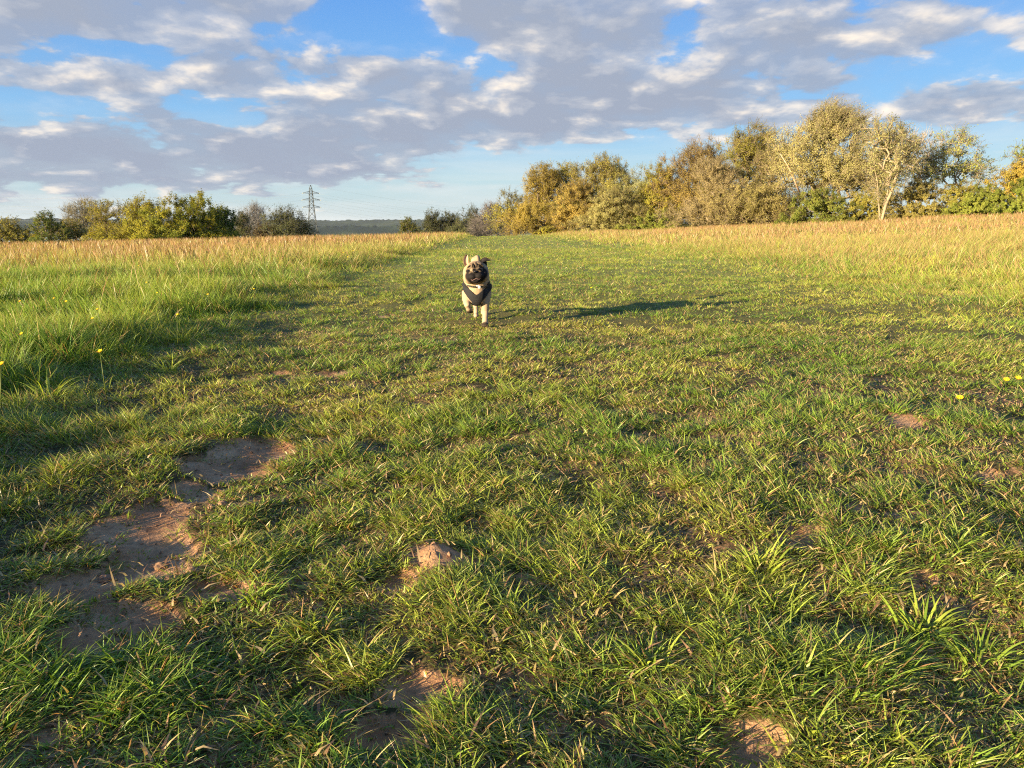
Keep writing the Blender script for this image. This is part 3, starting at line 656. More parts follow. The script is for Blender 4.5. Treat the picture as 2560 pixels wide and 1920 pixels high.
# muzzle: two flews, chin and nose fold
body.ball(hp(-.018, -.054, -.020), tuple(HS * q for q in (.025, .024, .020)), 16, 10, rot=HR)
body.ball(hp(.018, -.054, -.020), tuple(HS * q for q in (.025, .024, .020)), 16, 10, rot=HR)
body.ball(hp(0, -.046, -.042), tuple(HS * q for q in (.027, .024, .014)), 16, 10, rot=HR)
body.ball(hp(0, -.060, .004), tuple(HS * q for q in (.014, .010, .009)), 12, 8, rot=HR)
for s in (-1, 1):
    body.tube([hp(s * .006, -.063, .014), hp(s * .020, -.060, .012), hp(s * .036, -.048, -.002), hp(s * .042, -.038, -.018)], [.006, .007, .007, .004], 8)
    body.tube([hp(s * .004, -.056, .050), hp(s * .012, -.060, .036), hp(s * .012, -.062, .026)], [.005, .007, .006], 8)
    body.tube([hp(s * .018, -.052, .046), hp(s * .034, -.048, .038), hp(s * .048, -.034, .022)], [.005, .0065, .005], 8)
# planted foreleg (image right)
f1 = L(1214, 817, .0)
body.tube([(.046, .035, .235), (.050, .03, .18), (.051, .012, .13), (.052, .02, .085), (f1[0], .008, .045), (f1[0], .0, .02)], [.042, .038, .027, .0195, .0175, .019], 14)
body.ball((f1[0], -.012, .013), (.022, .028, .015), 14, 8)
for k in range(4): body.ball((f1[0] - .0155 + .0105 * k, -.034 - (.004 if k in (1, 2) else 0), .010), (.0068, .011, .009), 10, 6)
# lifted foreleg (image left), wrist folded
pw = L(1172, 768, -.01)
body.tube([(-.045, .035, .235), (-.050, .025, .19), (-.055, -.012, .155), (-.052, -.030, .135)], [.043, .040, .031, .022], 14)
body.tube([(-.058, -.028, .142), (-.052, -.040, .124), (-.046, -.028, .108), (pw[0], -.016, .098)], [.0225, .019, .0165, .016], 14)
body.ball((pw[0] + .002, -.008, .094), (.020, .022, .015), 12, 8)
for k in range(4): body.ball((pw[0] - .013 + .010 * k, .002, .084), (.0065, .009, .010), 10, 6)
# hind legs: one reaching forward on the ground, one stretched back
body.tube([(-.045, .31, .225), (-.045, .27, .16), (-.026, .33, .105), (-.018, .27, .065), (-.016, .26, .045)], [.058, .042, .022, .015, .015], 14)
body.ball((-.016, .248, .036), (.017, .024, .015), 12, 8)
body.tube([(.015, .31, .225), (.02, .33, .15), (.022, .42, .10), (.02, .48, .045)], [.056, .038, .021, .015], 14)
body.ball((.02, .485, .030), (.017, .017, .022), 12, 8)
# curled tail on the rump
tc_ = L(1188, 655, .37); tp = []
for k in range(15):
    th = k / 14 * 2 * math.pi * 1.15 - 1.7; rr = .030 - .0012 * k
    tp.append(tc_ + np.array([.004 + .0012 * k, math.cos(th) * rr, math.sin(th) * rr - .004]))
tp = [np.array([tc_[0], .375, .27]), np.array([tc_[0] + .01, .395, .31])] + tp[2:]
body.tube(tp, np.linspace(.024, .012, len(tp)), 10)
body.ball(tc_, (.030, .030, .028), 14, 10)
me = remesh(body, .0035, 5, .5)
V = coords(me)
fawn = np.array([.36, .255, .16]); pale = np.array([.42, .32, .23]); blk = np.array([.010, .008, .008]); dk = np.array([.10, .07, .05])
C = np.tile(fawn, (len(V), 1)); nz = vn(V[:, 0] * 60 + V[:, 1] * 40, V[:, 2] * 60, 3)
C = C * (0.9 + .2 * nz)[:, None]
low_ = sst(.20, .12, V[:, 2])[:, None]; C = C * (1 - low_ * .4) + pale * low_ * .4
back = (sst(.27, .31, V[:, 2]) * sst(.05, .1, V[:, 1]) * sst(.03, .01, np.abs(V[:, 0] - .02)) * .3)[:, None]; C = C * (1 - back) + dk * back
Hq = (V - hc) @ HR / HS     # head-local
hx, hy, hz = Hq[:, 0], Hq[:, 1], Hq[:, 2]
front = sst(-.004, -.02, hy)
def blob(cx, cz, rx, rz, s=1.0): return np.clip(1.6 - 1.6 * ((hx - cx) ** 2 / rx ** 2 + (hz - cz) ** 2 / rz ** 2), 0, 1) * s
mk = np.minimum(1, 1.25 * np.maximum.reduce([blob(0, -.026, .060, .036, 1.3), blob(.030, -.012, .042, .036, 1.2), blob(-.030, -.016, .032, .030, 1.1), blob(-.037, .010, .016, .013), blob(.036, .010, .019, .017), blob(0, .010, .017, .015, .8)]))
brow = np.maximum.reduce([blob(-.006, .032, .012, .022, .85), blob(.012, .034, .014, .022, .8), blob(.030, .030, .018, .014, .75), blob(-.024, .026, .014, .010, .6), blob(.002, .044, .034, .008, .55)])
fold = np.clip(1 - ((np.abs(hx) - .022) / .014) ** 2, 0, 1) * np.clip(1 - ((hz - .0125 + np.abs(hx) * .35) / .0045) ** 2, 0, 1) * .4
mm = np.clip(np.maximum(mk, brow) * front * sst(-.072, -.060, hz), 0, 1)
mm = np.clip(mm * (1 - fold), 0, 1)[:, None]
C = C * (1 - mm) + blk * mm * 1.2
toes = np.maximum(sst(.036, .022, V[:, 2]) * sst(-.010, -.024, V[:, 1]), sst(.098, .086, V[:, 2]) * (V[:, 0] < -.02) * (V[:, 1] < .05))[:, None]
C = C * (1 - toes * .9) + blk * toes * .9
setcol(me, C); me.materials.clear(); me.materials.append(M_fur)
me.polygons.foreach_set('use_smooth', np.ones(len(me.polygons), bool)); me.name = 'body'
pug = empty('pug_dog', (PX0, 4.36, gpz + .006)); pug.scale = (.95, 1, 1); tag(pug, 'fawn pug with black face running towards the viewer along the path', 'dog')
bo = obj('body', me, pug)
# ears
def ear(pts, widths, nrm, colA, colB, lab):
    mbn = MB(); pts = np.array(pts); n = len(pts); V_ = []; Cc = []
    for i, (p, w_) in enumerate(zip(pts, widths)):
        tdir = pts[min(i + 1, n - 1)] - pts[max(0, i - 1)]; tdir /= np.linalg.norm(tdir); sd = np.cross(tdir, nrm); sd /= np.linalg.norm(sd)
        for j in (-1, -.5, 0, .5, 1):
            V_.append(p + sd * w_ * j + nrm * .006 * (j * j)); Cc.append(colA)
    top = np.array(V_); bot = top - nrm * .004
    m = len(top); q = []
    for i in range(n - 1):
        for j in range(4):
            a = i * 5 + j; q.append([a, a + 1, a + 6, a + 5]); q.append([m + a, m + a + 5, m + a + 6, m + a + 1])
    rim = [i * 5 for i in range(n)] + [(n - 1) * 5 + j for j in range(1, 5)] + [i * 5 + 4 for i in range(n - 2, -1, -1)] + [3, 2, 1]
    for a, b in zip(rim, rim[1:] + rim[:1]): q.append([a, m + a, m + b, b])
    mbn.add(np.vstack([top, bot]), q, np.vstack([np.tile(colA, (m, 1)), np.tile(colB, (m, 1))]))
    me_ = mbn.build('ear', [M_fur]); o_ = obj('ear', me_, pug)
    o_['label'] = lab
hy_ = -.06
ear([L(1166, 668, -.075), L(1163, 660, -.085), L(1163, 652, -.086), L(1164, 645, -.080), L(1166, 639.5, -.072)], [.011, .0145, .014, .011, .005], np.array([.25, -.93, .1]) / .97, (.50, .31, .20), (.03, .024, .02), 'ear blown upright showing its pink lining')
ear([L(1201, 658, -.075), L(1207, 654, -.085), L(1214, 652, -.088), L(1221, 652.5, -.085), L(1228, 653, -.08)], [.011, .014, .012, .009, .004], np.array([.1, -.75, .6]) / .97, (.022, .018, .016), (.03, .024, .02), 'black ear blown out sideways')
mb = MB(); mb.ball(L(1213, 662, -.062), (.014, .012, .022), 12, 8, (.02, .017, .015)); obj('ear_base', mb.build('ear_base', [M_fur]), pug)
M_eye = simple('wet_black', (0.012, 0.009, 0.008), 0.08, 0.6, 0, 20, .1)
for s in (-1, 1):
    mb = MB(); mb.ball(hp(s * .035, -.043, .010), (.0095, .0085, .0085), 16, 10); obj('eye', mb.build('eye', [M_eye]), pug)
mb = MB(); mb.ball(hp(0, -.0715, .003), (.010, .006, .0068), 14, 8); obj('nose', mb.build('nose', [M_eye]), pug)
mb = MB(); mb.tube([hp(-.036, -.058, -.030), hp(-.018, -.077, -.037), hp(0, -.0735, -.031), hp(.018, -.077, -.037), hp(.036, -.058, -.030)], [.001, .0018, .0018, .0018, .001], 6, (.18, .11, .1)); obj('mouth', mb.build('mouth', [M_fur]), pug)
# harness cut from the body surface, pushed outwards
def shell(name, sel, off, m, lab=None, parent=None):
    Nn = normals(me); F_ = [list(p.vertices) for p in me.polygons]
    ok = sel(V, Nn); fs = [f for f in F_ if sum(ok[v] for v in f) >= 3]
    used = sorted({v for f in fs for v in f}); mp = {v: i for i, v in enumerate(used)}
    out = V[used] + Nn[used] * off; inn = V[used] - Nn[used] * .001; n = len(used)
    q = [[mp[v] for v in f] for f in fs] + [[n + mp[v] for v in f][::-1] for f in fs]
    ec = {}
    for f in fs:
        for a, b in zip(f, f[1:] + f[:1]): ec[(a, b)] = 1
    for (a, b) in list(ec):
        if (b, a) not in ec: q.append([mp[b], mp[a], n + mp[a], n + mp[b]])
    mbn = MB(); mbn.add(np.vstack([out, inn]), q); return obj(name, mbn.build(name, [m]), parent or pug)
M_nylon = simple('charcoal_mesh_fabric', (0.018, 0.018, 0.021), .8, .3, 0, 500, .4, .5)
M_collar = simple('dark_collar_webbing', (0.03, 0.035, 0.03), .7, .3, 0, 300, .3)
def sel_h(V_, N_):
    x, y, z = V_.T; ax = np.abs(x - .002)
    # V shaped chest band plus a belly strap; leaves the throat and legs bare
    vline = .150 + (ax / .085) ** 1.35 * .085
    band = (y < .05) & (z > vline - .022) & (z < vline + .036) & (N_[:, 1] < .35) & (z < .262) & (y > -.085)
    mid = (ax < .026) & (z < .185) & (z > .10) & (y < .16)
    girth = (y > .095) & (y < .165)
    sidb = (y > .0) & (y < .12) & (z > .228) & (z < .262) & (ax > .055)
    leg = (z < .150) & (ax > .032)
    head = ((V_ - hc) ** 2 / np.array([.080, .07, .070]) ** 2).sum(1) < 1
    return (band | mid | girth | sidb) & ~leg & ~head
shell('harness', sel_h, .0045, M_nylon)
cc = L(1189, 716, -.055)
cl = [np.array([cc[0] + math.sin(a) * .060, -.005 - math.cos(a) * .066, cc[2] + .014 - .022 * math.cos(a) * 1.0]) for a in np.linspace(-1.5, 1.5, 19)]
mb = MB()
for a, b in zip(cl[:-1], cl[1:]): mb.tube([a, b], .0052, 8)
obj('collar', mb.build('collar', [M_collar]), pug)
M_tag = simple('silver_tag', (.85, .8, .74), .35, .6, .6, 30, .1)
mb = MB(); tg = L(1199, 721, -.088)
mb.ball(tg, (.0085, .0022, .0095), 14, 8); mb.ball(tg + np.array([-.012, .0, .008]), (.006, .003, .005), 12, 6); mb.tube([tg + np.array([-.003, 0, .009]), tg + np.array([-.006, .004, .014])], .002, 6)
obj('name_tag', mb.build('name_tag', [M_tag]), pug)

# ------------------------------------------------------------------ buttercups
fl_px = [(49, 754, 'u'), (134, 747, 'u'), (165, 755, 'b'), (243, 774, 'u'), (231, 797, 'u'), (53, 836, 'u'), (250, 880, 'b'), (3, 912, 'b'), (443, 788, 'u'), (366, 707, 'u'),
         (393, 733, 'u'), (519, 737, 'u'), (634, 723, 'u'), (346, 665, 'u'), (855, 608, 'u'), (858, 632, 'u'), (883, 627, 'u'), (798, 635, 'u'), (869, 643, 'u'),
         (2516, 951, 'b'), (2546, 947, 'b'), (2399, 996, 'b'), (1478, 720, 'u')]
WH = ['at the far left by the picture edge, among pale stalks', 'left of the bigger flower in the far left long grass', 'large open one in the far left long grass', 'upper of the stacked pair at left', 'lower of the stacked pair at left',
      'low down at far left above the dark grass', 'largest one in the left grass, nearest the trodden edge', 'cut by the left edge of the picture', 'alone in the left meadow beside a pale stalk', 'small, deep in the left meadow',
      'small, just right of a still farther one in the left meadow', 'small, midway to the path in the left meadow', 'small, near the dark grass bank by the path', 'tiny, in the tan grass at far left', 'tiny, highest of the distant cluster left of the dog',
      'tiny, second highest in the distant cluster left of the dog', 'tiny, rightmost of the distant cluster left of the dog', 'tiny, leftmost of the distant cluster left of the dog', 'tiny, lowest of the distant cluster left of the dog',
      'left one of the pair at the right edge', 'right one of the pair at the right edge', 'half opened, below the pair at the right edge', 'small pale one in the short grass right of the dog']
for k, ((px, py, tp_), wh) in enumerate(zip(fl_px, WH)):
    hh = .17 if px < 1000 else (.085 if px > 2000 else .04)
    p = on_plane(px, py, hh + (0 if px > 100 else .0)); g0 = float(gz(np.array([p[0]]), np.array([p[1]]))[0])
    p = on_plane(px, py, hh + g0); g1 = float(gz(np.array([p[0]]), np.array([p[1]]))[0]); hgt = p[2] - g1
    r0 = .0056 + (.0035 if tp_ == 'b' else 0.0015) + .0004 * max(0, p[1] - 5)
    if px > 2000: r0 = .0088
    root = empty('buttercup', (p[0], p[1], g1)); tag(root, f'yellow buttercup {wh}', 'flower', 'buttercups in the meadow')
    mb = MB(); bx = (rs.rand() - .5) * .06
    mb.tube([(bx, 0.01, 0), (bx * .6, .004, hgt * .5), (0, 0, hgt)], [.0014, .0011, .0009], 5, (.16, .2, .04)); obj('stem', mb.build('stem', [M_grass]), root)
    mb = MB(); tiltd = np.array([-.3, -.45, 1.]) / 1.15
    Q = np.array(Vector(tiltd).to_track_quat('Z', 'Y').to_matrix())
    for m in range(5):
        a = m * 2 * math.pi / 5; P_ = []
        for (rr, w_, zf) in ((.1, .12, 0), (.45, .42, .12), (.85, .48, .42), (1.02, .25, .55)):
            for s in (-1, 0, 1):
                l = np.array([math.cos(a) * rr - math.sin(a) * s * w_, math.sin(a) * rr + math.cos(a) * s * w_, zf + .08 * abs(s)]) * r0
                P_.append(Q @ l + [0, 0, hgt])
        mb.add(P_, [[i * 3 + j, i * 3 + j + 1, i * 3 + j + 4, i * 3 + j + 3] for i in range(3) for j in range(2)], (.85, .52, .01))
    obj('petals', mb.build('petals', [M_petal]), root)
    mb = MB(); mb.ball(Q @ np.array([0, 0, r0 * .25]) + [0, 0, hgt], r0 * .3, 8, 6, (.8, .5, .03)); obj('flower_centre', mb.build('flower_centre', [M_petal]), root)

# ------------------------------------------------------------------ clods of earth on the bare track
M_clod = simple('dry_clay', (0.26, 0.155, 0.095), .95, .1, 0, 60, .35, .6)
clods = [(405, 1418, .011, 'largest crumbly earth clod on the bare track'), (262, 1447, .010, 'earth clod at the left side of the bare track'), (280, 1440, .008, 'earth clod just right of the left clod pair'),
         (252, 1436, .006, 'small earth clod above the left pair on the bare track'), (482, 1432, .010, 'reddish earth clod at the sunlit right rim of the bare track'), (492, 1428, .007, 'small reddish clod touching the one at the sunlit rim'),
         (425, 1450, .007, 'small clod below the largest clod'), (380, 1398, .005, 'tiny grey clod above the largest clod'), (556, 1262, .009, 'earth clod at the upper right rim of the track'), (530, 1270, .007, 'smaller clod left of the upper right rim clod')]
for k, (px, py, r0, lab) in enumerate(clods):
    p = on_plane(px, py, 0); g0 = float(gz(np.array([p[0]]), np.array([p[1]]))[0]); p = on_plane(px, py, g0)
    bm = bmesh.new(); bmesh.ops.create_icosphere(bm, subdivisions=3, radius=r0)
    for v in bm.verts:
        c = v.co / r0
        f = .72 + .55 * float(fbm(np.array([c.x * 2 + k * 5]), np.array([c.y * 2 + c.z * 3]), k, 3)[0]); v.co = Vector((c.x * 1.2, c.y, c.z * .8)) * r0 * f
    me_ = bpy.data.meshes.new('earth_clod'); bm.to_mesh(me_); bm.free(); me_.materials.append(M_clod)
    o_ = obj('earth_clod', me_); o_.location = (p[0], p[1], float(gz(np.array([p[0]]), np.array([p[1]]))[0]) + r0 * .35); tag(o_, lab, 'clod', 'earth clods on the bare track')

# ------------------------------------------------------------------ grass
def blades(name, x, y, z, Ln, Wd, az, lean, curl, segs, col, tipc=None, label=None, twist=None, head=None):
    n = len(x); lv = np.linspace(0, 1, segs + 1)
    if twist is None: twist = rs.rand(n) * 6.283
    dxy = np.stack([np.cos(az), np.sin(az), np.zeros(n)], 1)
    sd = np.stack([np.cos(twist), np.sin(twist), np.zeros(n)], 1)
    root = np.stack([x, y, z - .004], 1)
    ang0 = lean; Vs = []; cur = root.copy()
    Vl = []
    for k, tt in enumerate(lv):
        if k > 0:
            a = ang0 + curl * (tt - .5 / segs) ** 1.2
            st_ = Ln / segs
            cur = cur + dxy * (np.sin(a) * st_)[:, None] + np.stack([np.zeros(n), np.zeros(n), np.cos(a) * st_], 1)
            floor_ = z + 0.002
            cur[:, 2] = np.maximum(cur[:, 2], floor_)
        if head is None: wk = Wd * (1 - tt ** 1.7) * (.75 + .25 * min(1, tt * 4))
        else: wk = Wd * np.where(tt >= head, 1.0, .33) * (1.0 if tt < .99 else .2)
        if k < segs: Vl.append(cur - sd * (wk / 2)[:, None]); Vl.append(cur + sd * (wk / 2)[:, None])
        else: Vl.append(cur)
    npv = 2 * segs + 1
    V_ = np.stack(Vl, 1).reshape(-1, 3).astype(np.float32)
    base = (np.arange(n) * npv)[:, None]
    parts = []
    for k in range(segs - 1): parts.append(base + np.array([[2 * k, 2 * k + 1, 2 * k + 3, 2 * k + 2]]))
    tri_ = base + np.array([[2 * segs - 2, 2 * segs - 1, 2 * segs]])
    fl_ = np.concatenate(parts + [tri_], 1).ravel()
    szs = np.tile(np.array([4] * (segs - 1) + [3]), n); ls_ = np.concatenate([[0], np.cumsum(szs)[:-1]])
    tv = np.repeat(lv, 2)[:npv][None, :, None]
    cb_ = col[:, None, :] * np.where(tv < .25, 1 + 0.25 * (.25 - tv) * 4, 1)
    if tipc is not None:
        f = np.clip((tv - .5) * 2, 0, 1) if head is None else (tv >= head - .01) * 1.0
        cb_ = cb_ * (1 - f) + tipc[:, None, :] * f
    else: cb_ = np.broadcast_to(cb_, (n, npv, 3))
    return V_, fl_, szs, cb_.reshape(-1, 3).astype(np.float32)
class Grass:
    def __init__(s): s.p = []
    def add(s, r): s.p.append(r)
    def build(s, name, label, mats):
        V_ = np.concatenate([p[0] for p in s.p]); off = np.cumsum([0] + [len(p[0]) for p in s.p])[:-1]
        fl_ = np.concatenate([p[1] + o_ for p, o_ in zip(s.p, off)]); sz = np.concatenate([p[2] for p in s.p]); ls_ = np.concatenate([[0], np.cumsum(sz)[:-1]])
        me_ = make_mesh(name, V_, fl_, ls_, mats, False, np.clip(np.concatenate([p[3] for p in s.p]), 0, 1))
        o_ = obj(name, me_); tag(o_, label, 'grass', kind='stuff'); s.p = []; return o_
def wedge(r0, r1, n, a0=-43, a1=43):
    r = np.sqrt(rs.rand(n) * (r1 * r1 - r0 * r0) + r0 * r0); a = R(a0) + rs.rand(n) * R(a1 - a0); return r * np.sin(a), r * np.cos(a)
def palette(n, x, y, dry, lush):
    g1 = np.array([.17, .265, .032]); g2 = np.array([.38, .415, .062]); g3 = np.array([.095, .22, .026]); st_ = np.array([.42, .32, .14]); rd = np.array([.34, .19, .09])
    cl = fbm(x * 1.6, y * 1.6, 91, 3); u = rs.rand(n)
    f = np.clip((cl - .5) * 3 + .5 + (u - .5) * .9, 0, 1)[:, None]
    c = g1 * (1 - f) + g2 * f
    lu = (lush * np.clip(rs.rand(n) * 1.1 + .25, 0, 1))[:, None]; c = c * (1 - lu * .65) + g3 * lu * .65
    d = rs.rand(n) < dry; dc = np.where((rs.rand(n) < .6)[:, None], st_, rd) * (.7 + .5 * rs.rand(n))[:, None]
    c = np.where(d[:, None], dc, c)
    return c * (.8 + .4 * rs.rand(n))[:, None]
turf_g = Grass(); meadow_g = Grass(); seed_g = Grass()
# zone: r0, r1, tufts per m2, blades per tuft, segs, width, distance factor
Z_ = [(0.42, 1.5, 4600, 18, 4, 1.05), (1.5, 2.6, 2900, 16, 4, 1.08), (2.6, 4.5, 1400, 15, 3, 1.25), (4.5, 9, 520, 13, 3, 1.6), (9, 20, 170, 12, 2, 2.4), (20, 75, 20, 9, 2, 5.8)]
for (r0, r1, tpm, bpt, segs, wf) in Z_:
    area = .5 * (r1 ** 2 - r0 ** 2) * R(86); nt_ = int(area * tpm)
    tx, ty = wedge(r0, r1, nt_)
    so_ = soil(tx, ty)
    patch = fbm(tx * 2.3, ty * 2.3, 51, 3)
    keep = rs.rand(nt_) > np.clip(so_ * 1.3 - .5 * sst(.55, .75, fbm(tx * 17, ty * 17, 55, 2)), 0, .985)
    tx, ty, so_, patch = tx[keep], ty[keep], so_[keep], patch[keep]; nt_ = len(tx)
    el, er = edge_l(ty), edge_r(ty)
    left = sst(.22, -.75, tx - el + .5 * (fbm(tx * 3, ty * 3, 88, 2) - .5)); right = sst(-.2, 2.6, tx - er)
    endg = sst(42, 56, ty) * .6
    tall = np.maximum(left, right * .9)
    big = rs.rand(nt_) ** 3
    C_ = clump(tx, ty); C2 = sst(.36, .64, fbm(tx * 3.4, ty * 3.4, 141, 3))
    thin = rs.rand(nt_) < (.55 + .45 * np.maximum(C_, tall))
    # tuft height
    hT = (1 + .9 * sst(6, 14, ty)) * (.011 + .010 * C_ + .007 * patch + .018 * big * C_) * (1 - .35 * so_)
    hL = .035 + .10 * C2 + .07 * big * C2 + .10 * sst(3.5, 12, ty)
    hR = .035 + .09 * C2 + .05 * big + .14 * sst(5, 14, ty)
    H_ = hT * (1 - tall) + np.where(left > right, hL, hR) * tall
    H_ = H_ * (1 - .5 * np.exp(-((tx + .12) ** 2 + (ty - 4.2) ** 2) / .05))
    H_ = H_ * (1 - .5 * soil(tx, ty + .05))
    H_ = H_ * (1 + .35 * sst(18, 50, ty) * tall)
    rad_ = (.012 + .02 * rs.rand(nt_)) * (1 + tall) * wf ** .8
    az_t = rs.rand(nt_) * 6.283
    mat_az = fbm(tx * .9, ty * .9, 61, 2) * 9
    nb = np.maximum(3, (bpt * (.5 + rs.rand(nt_)) * (1 - .4 * so_) * np.where(tall > .5, .9, 1)).astype(int))
    if wf < 2: nb = nb + (big > .5) * 14
    nb = np.where(thin, nb, 0)
    tuftc = (.78 + .44 * rs.rand(nt_)); tufty = rs.rand(nt_) ** 2
    k = np.repeat(np.arange(nt_), nb); n = len(k)
    rr = rad_[k] * np.sqrt(rs.rand(n)); aa = rs.rand(n) * 6.283
    x = tx[k] + rr * np.cos(aa); y = ty[k] + rr * np.sin(aa); z = gz(x, y)
    outx = np.cos(aa) * rr / rad_[k] + .4 * np.cos(mat_az[k]); outy = np.sin(aa) * rr / rad_[k] + .4 * np.sin(mat_az[k])
    az = np.arctan2(outy, outx) + rs.normal(size=n) * .8
    tk = tall[k]
    Ln = H_[k] * (.55 + .75 * rs.rand(n)) * (1 + .25 * (1 - tk))
    lean = (.35 + 1.0 * rs.rand(n) ** .8) * (1 - tk * .68); curl = (.2 + 1.3 * rs.rand(n)) * np.where(tk > .5, .75, .8)
    Wb = (.0016 + .0022 * rs.rand(n) ** 2) * wf * (1 + .25 * tk) * np.where(wf < 1.5, 1, 1.0)
    dryf = np.clip(.10 + .26 * (1 - patch[k]) * (1 - tk) + .42 * sst(5, 13, y) * tk + .15 * right[k], 0, .8)
    dryf = np.clip(dryf + .15 * (1 - C_[k]) * (1 - tk), 0, .85)
    lush = np.clip(left[k] * sst(13, 5, y) * .9 + .8 * sst(.48, .60, patch[k]) * C_[k] + .3 * (tufty[k] > .6), 0, 1)
    col = palette(n, x, y, dryf, lush) * tuftc[k][:, None]
    tipm = (.2 + .6 * rs.rand(n))[:, None]; tip = np.clip(col * 1.35 * (1 - tipm * .5) + np.array([.42, .37, .14]) * tipm * .5, 0, .8)
    m = tk > .45
    if (~m).any(): turf_g.add(blades('g', x[~m], y[~m], z[~m], Ln[~m], Wb[~m], az[~m], lean[~m], curl[~m], segs, col[~m], tip[~m]))
    if m.any(): meadow_g.add(blades('g', x[m], y[m], z[m], Ln[m], Wb[m], az[m], lean[m], curl[m], segs, col[m], tip[m]))
    # seed stalks of the meadow
    ns = int(area * {0.42: 60, 1.5: 70, 2.6: 120, 4.5: 200, 9: 220, 20: 85}[r0])
    x, y = wedge(r0, r1, ns); el, er = edge_l(y), edge_r(y)
    pr_ = np.maximum(sst(-.1, -1.6, x - el) * (.10 + .9 * sst(4, 19, y - .25 * x)), sst(.3, 6.5, x - er) * (.25 + .9 * sst(5, 18, y)))
    pr_ = pr_ * (.06 + 1.1 * sst(.40, .64, fbm(x * .5, y * .5, 71, 3)))
    kp = rs.rand(ns) < pr_; x, y = x[kp], y[kp]; n = len(x)
    if n:
        z = gz(x, y); Ln = (.12 + .30 * rs.rand(n)) * (1 + .1 * sst(10, 30, y)) * np.where(x > 0, .85, .9)
        c0 = np.array([.27, .29, .08]) * (.7 + .6 * rs.rand(n))[:, None]
        u = rs.rand(n)[:, None]; c1 = (np.array([.32, .16, .085]) * (1 - u) + np.array([.36, .26, .12]) * u) * (.75 + .4 * rs.rand(n))[:, None]
        seed_g.add(blades('s', x, y, z, Ln, .0034 * wf ** .9 * (.7 + .6 * rs.rand(n)), rs.rand(n) * 6.283, .05 + .2 * rs.rand(n), .15 + .4 * rs.rand(n), 4 if wf < 4 else 3, c0, c1, head=.7 if wf < 4 else .6))
# long grass beside and behind the camera on the left, whose shadow falls into the picture
n = 9000; x = -1.05 - 3.2 * rs.rand(n); y = .5 + 1.8 * rs.rand(n); kp = (x - edge_l(np.maximum(y, 0)) < .05) & ~((np.abs(np.arctan2(x, y)) < R(43)) & (np.hypot(x, y) > .42)); x, y = x[kp], y[kp]; n = len(x)
z = gz(x, y); meadow_g.add(blades('g', x, y, z, .09 + .10 * rs.rand(n), .004 + .002 * rs.rand(n), rs.rand(n) * 6.283, .1 + .5 * rs.rand(n), .3 + .9 * rs.rand(n), 3, palette(n, x, y, .12, .5)))
# broad strappy tufts in the foreground turf (source pixels)
for (px, py, L0, nb_, wd_) in [(1905, 1430, .085, 120, .0035), (2300, 1580, .085, 80, .0042), (1680, 1150, .07, 60, .003), (1250, 1080, .06, 50, .003), (2450, 1650, .08, 70, .0035), (1500, 1290, .07, 60, .003), (1960, 1700, .06, 50, .0035),
                               (1620, 1640, .07, 60, .0035), (120, 1000, .2, 60, .005), (420, 930, .16, 50, .004), (700, 1380, .06, 55, .003), (330, 1640, .06, 60, .0035), (950, 1260, .06, 50, .003), (2100, 900, .09, 50, .0035), (2420, 800, .12, 50, .0035),
                               (60, 900, .24, 50, .005), (1450, 1000, .06, 50, .003), (800, 1060, .06, 50, .003), (640, 1500, .06, 50, .0035), (150, 1700, .07, 60, .004)]:
    p = on_plane(px, py); n = nb_; rr = .03 * np.sqrt(rs.rand(n)); aa = rs.rand(n) * 6.283; x = p[0] + rr * np.cos(aa); y = p[1] + rr * np.sin(aa); z = gz(x, y)
    col = palette(n, x, y, .04, .15) * 1.1
    turf_g.add(blades('g', x, y, z, L0 * .8 * (.35 + .9 * rs.rand(n)), wd_ * (.6 + .7 * rs.rand(n)), aa + rs.normal(size=n) * .5, 3 * rs.rand(n) ** 2 * .3 + .3, .5 + 1.5 * rs.rand(n), 8, col))
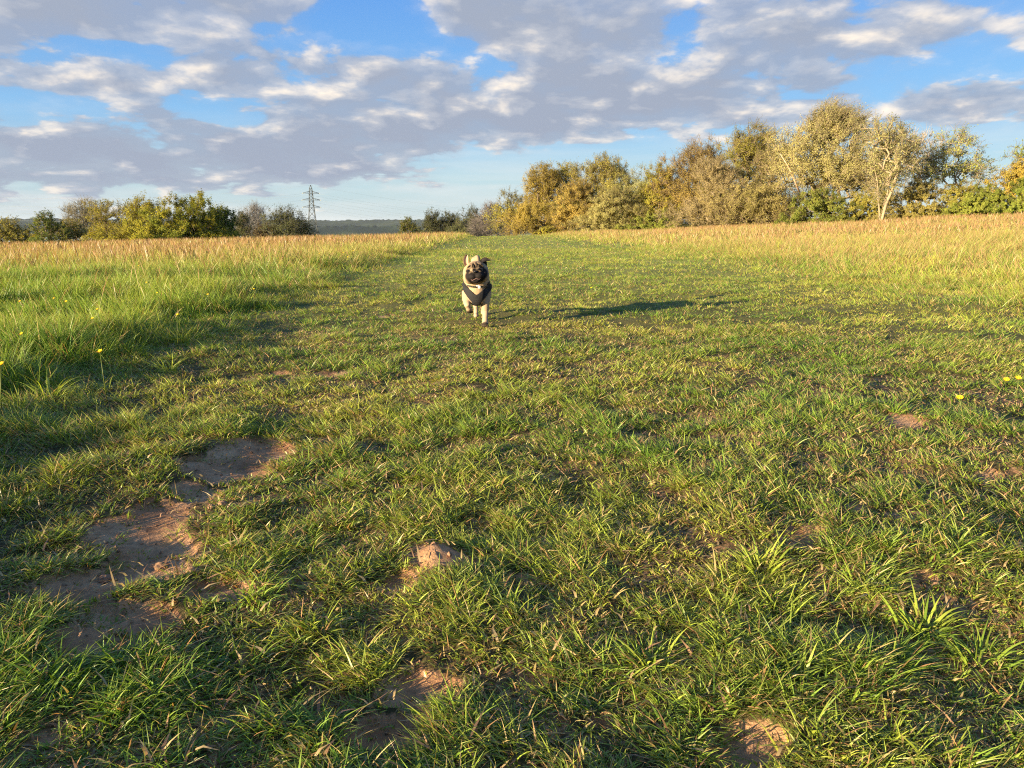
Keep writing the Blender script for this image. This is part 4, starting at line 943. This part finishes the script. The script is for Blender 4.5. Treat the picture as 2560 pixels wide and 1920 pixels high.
# flattened straw and small dead leaves lying in the turf
n = 15000; x, y = wedge(.45, 4.5, n); z = gz(x, y) + .002 + .018 * rs.rand(n) ** 2
lit_ = Grass(); c = np.where((rs.rand(n) < .6)[:, None], [[.46, .34, .17]], [[.34, .20, .11]]) * (.6 + .6 * rs.rand(n))[:, None]
lit_.add(blades('l', x, y, z, .012 + .035 * rs.rand(n) ** 2, .0022 + .003 * rs.rand(n), rs.rand(n) * 6.283, 1.2 + .35 * rs.rand(n), (rs.rand(n) - .5) * 1.0, 3, c))
lit_.build('dry_grass_litter', 'straw coloured dead blades lying in the short turf', [M_grass])
turf_g.build('short_grass', 'short trodden green turf of the wide path', [M_grass])
meadow_g.build('meadow_grass', 'longer lush green grass either side of the path', [M_grass])
seed_g.build('seeding_grass', 'tan and reddish seed stalks standing over the meadow', [M_grass])

# crumbs of earth on the bare soil
n = 26000; x, y = wedge(.45, 5.0, n); kp = soil(x, y) > .35; x, y = x[kp], y[kp]; n = len(x); z = gz(x, y)
oc = np.array([[1, 0, 0], [-1, 0, 0], [0, 1, 0], [0, -1, 0], [0, 0, 1], [0, 0, -1]], float); of = np.array([[0, 2, 4], [2, 1, 4], [1, 3, 4], [3, 0, 4], [2, 0, 5], [1, 2, 5], [3, 1, 5], [0, 3, 5]])
rr = .0009 + .0045 * rs.rand(n) ** 4
Vc = oc[None] * rr[:, None, None] * (.6 + .7 * rs.rand(n, 6, 3)) + (rs.rand(n, 6, 3) - .5) * rr[:, None, None] * .8 + np.stack([x, y, z + rr * .35], 1)[:, None]
Fc = (of[None] + (np.arange(n) * 6)[:, None, None]).reshape(-1, 3)
cr_o = obj('soil_crumbs', make_mesh('soil_crumbs', Vc.reshape(-1, 3), Fc.ravel(), np.arange(len(Fc)) * 3, [M_clod])); tag(cr_o, 'crumbs of dry reddish earth scattered on the bare soil', 'soil crumbs', kind='stuff')

# ------------------------------------------------------------------ haze
M_haze, t, o = mat('haze_air')
pv = N(t, 'ShaderNodeVolumePrincipled'); pv.inputs['Color'].default_value = (.72, .82, .95, 1); pv.inputs['Density'].default_value = .000032; pv.inputs['Anisotropy'].default_value = 0.0
t.links.new(pv.outputs[0], o.inputs['Volume'])
mb = MB(); mb.box((0, 0, 20), (6500, 6500, 55)); hz_ = obj('haze', mb.build('haze', [M_haze], False)); tag(hz_, kind='stuff', label='thin blue evening haze over the valley')
